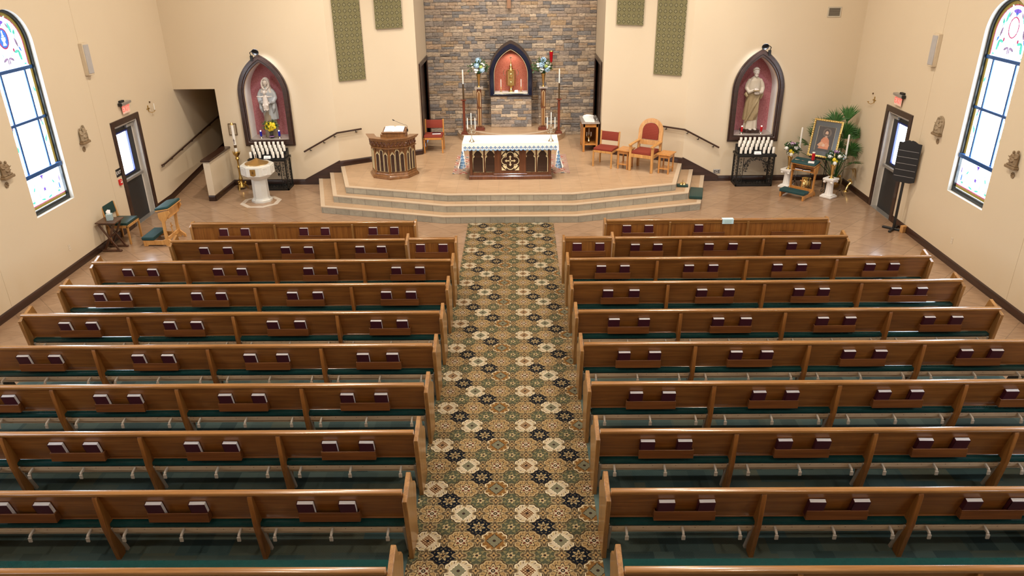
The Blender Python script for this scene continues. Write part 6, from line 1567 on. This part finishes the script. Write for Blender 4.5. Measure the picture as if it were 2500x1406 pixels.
# framed picture leaning on an iron easel
a44 = math.radians(44); tl = math.radians(11)
PM = Matrix.Translation((6.975, 17.03, .80)) @ Matrix.Rotation(-a44, 4, 'Z') @ Matrix.Rotation(-tl, 4, 'X')
T = thing('framed_picture', 'gold-framed portrait of a robed figure leaning on an easel in the right corner', 'picture'); T.matrix_world = PM
MB().prism([(-.335, 0), (.335, 0), (.335, .86), (-.335, .86)], -.02, .025, 'y', [[(-.29, .045), (.29, .045), (.29, .815), (-.29, .815)]]).build('frame', DGOLD, T, bevel=.008)
m = MB()
for k in range(17):
    for x in (-.313, .313): m.ball((x, -.022, .03+k*.05), .012, 6, 4)
for k in range(12):
    for z in (.022, .838): m.ball((-.29+k*.0527, -.022, z), .012, 6, 4)
m.build('frame_beading', GOLD, T)
PG = Mt('picture_mat', .12, coat=.5); PG.col((.075, .085, .095)); MB().box((-.292, .0, .043), (.292, .008, .817)).build('mat_board', PG.m, T)
def flat(name, P, y0, y1, col, rough=.25): return MB().prism(P, y0, y1, 'y').build(name, plain(name, col, rough, var=.35, scale=10), T)
gl_ = MB(); gl_.tube([(x, -.002, z) for x, z in ((-.195, .155), (.195, .155), (.195, .70), (-.195, .70))], .004, 4, closed=True); gl_.build('gold_fillet', GILT, T)
flat('painted_ground', [(-.193, .157), (.193, .157), (.193, .698), (-.193, .698)], -.003, 0, (.050, .036, .026))
el = lambda cx, cz, rx, rz, n=24: [(cx+rx*math.cos(2*PI*i/n), cz+rz*math.sin(2*PI*i/n)) for i in range(n)]
flat('painted_halo', el(.02, .57, .10, .10), -.0036, -.003, (.12, .09, .065))
flat('painted_robe', [(-.125, .20), (-.10, .30), (-.085, .40), (-.04, .46), (.0, .475), (.05, .465), (.095, .41), (.115, .30), (.11, .20)], -.0042, -.0036, (.52, .19, .09))
flat('painted_sleeve', [(-.155, .27), (-.09, .24), (-.02, .27), (-.01, .33), (-.06, .36), (-.11, .33)], -.0048, -.0042, (.58, .30, .16))
flat('painted_sleeve_right', [(.02, .25), (.10, .24), (.125, .30), (.06, .35), (.02, .33)], -.0048, -.0042, (.58, .26, .13))
flat('painted_hair', el(.015, .565, .058, .080), -.0046, -.0042, (.045, .022, .012))
flat('painted_neck', [(-.012, .46), (.04, .46), (.036, .52), (-.006, .52)], -.0049, -.0046, (.42, .26, .17))
flat('painted_face', el(.014, .558, .035, .050), -.0053, -.0049, (.55, .36, .25))
MB().prism([(-.012, .566), (-.002, .563), (-.004, .570)], -.0057, -.0053, 'y').prism([(.022, .563), (.034, .566), (.026, .570)], -.0057, -.0053, 'y').prism([(.008, .535), (.016, .533), (.013, .562)], -.0056, -.0053, 'y').prism([(.002, .522), (.026, .522), (.014, .518)], -.0061, -.0057, 'y').build('painted_features', bpy.data.materials['painted_hair'], T)
flat('painted_beard', [(-.015, .535), (.043, .535), (.030, .505), (.014, .497), (-.002, .505)], -.0057, -.0053, (.10, .05, .03))
flat('painted_hand', [(-.05, .26), (-.015, .25), (.02, .255), (.025, .30), (.0, .32), (-.03, .31)], -.0056, -.0050, (.62, .40, .28))
E_ = thing('iron_easel', 'black wrought-iron easel with curled feet holding the framed picture', 'easel', (6.99, 17.05, 0), -a44)
m = MB(); 
for s in (-1, 1):
    m.tube([(s*.22, -.06, .0), (s*.23, -.03, .05), (s*.17, .0, .45), (s*.12, .03, .8), (s*.05, .12, 1.3), (0, .17, 1.55)], .010, 6)
    m.tube([(s*.22+s*.05*math.cos(t*.6)*(1-t/14)-s*.05, -.06, .055+.05*math.sin(t*.6)*(1-t/14)) for t in range(14)], .007, 5)
m.tube([(0, .17, 1.5), (0, .30, .8), (0, .34, .012)], .010, 6); m.build('legs', BLACKI, E_)
MB().box((-.26, -.055, .772), (.26, .03, .785)).box((-.26, -.065, .772), (.26, -.055, .80)).build('ledge', BLACKI, E_)
def white_column(x, y, which):
    T = thing('plaster_column', 'short white fluted plaster column %s' % which, 'pedestal', (x, y, 0), PI/4-.1, 'white plaster columns')
    MB().box((-.14, -.14, 0), (.14, .14, .05)).box((-.115, -.115, .05), (.115, .115, .075)).build('base', PLASTER, T, bevel=.01)
    m = MB(); loft(m, [(.07, 0, 0, .10, .10, .04, 14, 0), (.10, 0, 0, .082, .082, .05, 14, 0), (.34, 0, 0, .070, .070, .05, 14, 0), (.37, 0, 0, .085, .085, .02, 14, 0)], 56); m.build('fluted_shaft', PLASTER, T)
    m = MB().box((-.105, -.105, .375), (.105, .105, .41)).box((-.13, -.13, .41), (.13, .13, .455))
    for s in (-1, 1):
        for s2 in (-1, 1): m.tube([(s*.105, s2*.06, .375), (s*.105, s2*.115, .375)], .028, 10)
    m.build('capital', PLASTER, T, bevel=.006)
white_column(6.39, 17.36, 'left of the oak kneeler'); white_column(7.09, 16.55, 'right of the oak kneeler')
for (x, y, w_, sd) in ((6.39, 17.36, 'left', 3), (7.09, 16.55, 'right', 8)):
    T = thing('flower_arrangement', 'mixed white, yellow and purple flowers in gold vase on the %s plaster column' % w_, 'flowers', (x, y, .456), 0, 'corner arrangements')
    MB().lathe([(0, 0), (.06, 0), (.055, .012), (.02, .025), (.022, .04), (.04, .2), (.058, .29), (.052, .29), (.025, .1), (0, .05)], n=16).build('vase', GOLD, T)
    rr = random.Random(sd)
    bl = [(-.14, -.05, .06, .048, 'mum', FWHITE), (.06, -.10, .07, .052, 'mum', FWHITE), (-.04, -.13, -.07, .046, 'mum', FWHITE), (-.05, -.10, .0, .050, 'mum', FYEL), (.0, -.11, -.035, .036, 'mum', FYEL), (-.01, -.02, .16, .044, 'mum', FPURP), (.05, .0, .14, .036, 'mum', FPURP)]
    for k in range(34):
        a = rr.uniform(0, 6.28); e_ = rr.uniform(-.5, 1.3); bl.append((.19*math.cos(a)*math.cos(e_), -.03+.13*math.sin(a)*math.cos(e_), .02+.17*math.sin(e_), .014, 'rose', FWHITE if k % 3 else (FBLUE if sd == 8 else FPURP)))
    bouquet(T, (0, -.02, .45), .19, bl, 60, rr, 1.15)
def glass_stand(x, y, lab):
    T = thing('glass_candlestick', lab, 'candlestick', (x, y, 0), 0, 'tall glass candlesticks')
    m = MB()
    for k in range(3): a = k*2.094; m.tube([(.0, 0, .14), (.05*math.cos(a), .05*math.sin(a), .09), (.09*math.cos(a), .09*math.sin(a), .0)], .012, 6)
    m.lathe([(0, .10), (.022, .12), (.012, .20), (.016, .42), (.026, .45), (.012, .48), (.014, .78), (.03, .84), (.07, .875), (.072, .885), (.02, .885), (0, .885)], n=14); m.build('stand', GLASS, T)
    MB().lathe([(0, .88), (.021, .88), (.019, 1.41), (.010, 1.42), (0, 1.42)], n=12).build('candle', WHITE, T)
glass_stand(7.37, 16.64, 'tall glass stand with white candle right of the framed picture'); glass_stand(6.60, 17.42, 'tall glass stand with white candle left of the framed picture')
# palms in a brass pot
T = thing('potted_palm', 'tall green fan palm in a brass pot behind the framed picture', 'plant', (7.50, 17.33, 0))
MB().lathe([(0, 0), (.10, 0), (.12, .02), (.15, .14), (.14, .26), (.155, .28), (.14, .28), (.12, .2), (0, .2)], n=20).build('brass_pot', GOLD, T)
rp = random.Random(4)
def frond(base, tip, R, n=26, mat=LEAF2, spread=2.5, droop=.25):
    base, tip = Vector(base), Vector(tip); m = MB(); mid = base.lerp(tip, .55)+Vector((0, 0, .10))
    C_ = [base, mid, tip]; m.tube(C_, [.010, .008, .005], 5)
    ax = (tip-mid).normalized(); side = ax.cross(Vector((.5, .65, .2))).normalized() if abs(ax.z) > .8 else ax.cross(Vector((0, 0, 1))).normalized()
    nrm = ax.cross(side).normalized()
    for k in range(n):
        a = -spread/2+spread*k/(n-1); d = ax*math.cos(a)+side*math.sin(a); L = R*(.75+.25*math.cos(a))*rp.uniform(.88, 1.08); w = R*.030
        perp = (side*math.cos(a)-ax*math.sin(a)); q0 = tip; q1 = tip+d*L*.5+nrm*rp.uniform(-.02, .02); q2 = tip+d*L+Vector((0, 0, -droop*L*rp.uniform(.5, 1.2)))
        m.add([q0, q1+perp*w, q1-perp*w, q2, q1+nrm*w*.5], [(0, 1, 4), (0, 4, 2), (1, 3, 4), (4, 3, 2)])
    m.v = [(min(x, RX(17.33+y)-.03-T.location.x), min(y, 17.93-T.location.y), z) for x, y, z in m.v]
    o = m.build('frond', mat, T, smooth=0); return o
for tip, R, sp in (((.06, -.02, 1.55), .50, 1.1), ((-.15, .10, 1.50), .42, 2.2), ((-.42, .12, 1.38), .38, 2.4), ((.22, -.15, 1.18), .40, 1.6), ((.12, -.38, .98), .36, 2.0), ((.10, -.55, .72), .36, 2.2), ((-.05, -.25, 1.22), .40, 2.4),
                   ((-.62, .25, .95), .40, 2.2), ((-.80, .22, .80), .42, 2.0), ((-.50, .30, 1.15), .38, 2.2), ((.05, -.10, 1.30), .42, 2.4), ((-.25, .05, 1.05), .45, 2.6), ((.15, -.2, .85), .40, 2.6), ((-.05, .1, .9), .42, 2.6), ((.0, -.42, .85), .32, 2.4)):
    frond((rp.uniform(-.05, .05), rp.uniform(-.05, .05), .20), tip, R, sp and 26, LEAF2, sp, .22)
frond((.02, -.02, .22), (.18, -.28, .52), .30, 14, DRYL, .9, 1.0)
o = MB().tube([(0, 0, 0), (.04, 0, .12), (.10, 0, .20), (.06, 0, .28), (.0, 0, .24)], [.02, .03, .035, .025, .012], 8).build('brass_ornament', GOLD, None, (7.66, 16.98, .02)); tag(o, 'small curved brass ornament on the floor beside the palm pot', 'ornament')
MB().lathe([(0, -.02), (.06, -.02), (.05, .0), (0, .01)], n=12).build('base', GOLD, o)
o = MB().lathe([(0, 0), (.10, 0), (.13, .05), (.12, .16), (.09, .22), (.11, .24), (.08, .22), (0, .2)], n=18).build('brass_pot', GOLD, None, (6.82, 17.28, 0)); tag(o, 'empty brass pot on the floor behind the oak kneeler', 'pot')

# ------------------------------------------------------------------ hymn board stand, cushions, bells
T = thing('hymn_board', 'black hymn board on a tall post with cross feet by the right wall', 'sign board', (7.58, 14.35, 0), -PI/4)
m = MB(); m.box((-.22, -.025, 0), (.22, .025, .045)); m.box((-.025, -.22, .0), (.025, .22, .045)); m.build('cross_foot', BLACKP, T, bevel=.008)
MB().box((-.022, -.022, .04), (.022, .022, 1.10)).build('post', BLACKP, T, bevel=.004)
P = [(-.21, 1.03), (-.12, 1.0), (.12, 1.0), (.21, 1.03), (.21, 1.78), (.14, 1.785), (.08, 1.82), (.03, 1.835), (0, 1.82), (-.03, 1.835), (-.08, 1.82), (-.14, 1.785), (-.21, 1.78)]
MB().prism(P, -.045, -.022, 'y').build('board', BLACKP, T, bevel=.005)
m = MB()
for k in range(5): m.box((-.185, -.052, 1.12+.125*k), (.185, -.045, 1.127+.125*k))
m.build('number_rails', GREYM, T)
o = MB().box((-.05, -.04, 0), (.05, .04, .14)).build('wood_block', TANBOX, None, (7.70, 14.20, .001), (0, 0, .3), bevel=.004); tag(o, 'small tan wooden block on the floor behind the hymn board foot', 'block')
o = MB().box((-.145, -.36, 0), (.145, .36, .07)).build('kneeling_cushion', GREENV, None, (4.01, 16.345, .153), (0, 0, -.25), bevel=.02, seg=2); tag(o, 'large dark green cushion on the lowest step at the right', 'cushion', 'green step cushions')
o = MB().box((-.125, -.075, 0), (.125, .075, .045)).build('bell_cushion', GREENV, None, (3.72, 16.50, .303), (0, 0, -.15), bevel=.016, seg=2); tag(o, 'small dark green cushion under the bells on the middle step', 'cushion', 'green step cushions')
T = thing('altar_bells', 'cluster of brass altar bells with a handle on a small green cushion', 'bells', (3.72, 16.50, .349), .2)
for k in range(4):
    a = k*PI/2+.4; MB().lathe([(0, 0), (.030, 0), (.034, .004), (.026, .020), (.014, .032), (0, .036)], (.05*math.cos(a), .045*math.sin(a), 0), 14).build('bell', GOLD, T)
m = MB()
for k in range(4): a = k*PI/2+.4; m.tube([(.05*math.cos(a), .045*math.sin(a), .034), (.02*math.cos(a), .02*math.sin(a), .045), (0, 0, .045)], .004, 5)
m.tube([(0, 0, .04), (0, 0, .10)], .005, 6); m.ball((0, 0, .105), .008, 8, 6); m.build('handle', DGOLD, T)
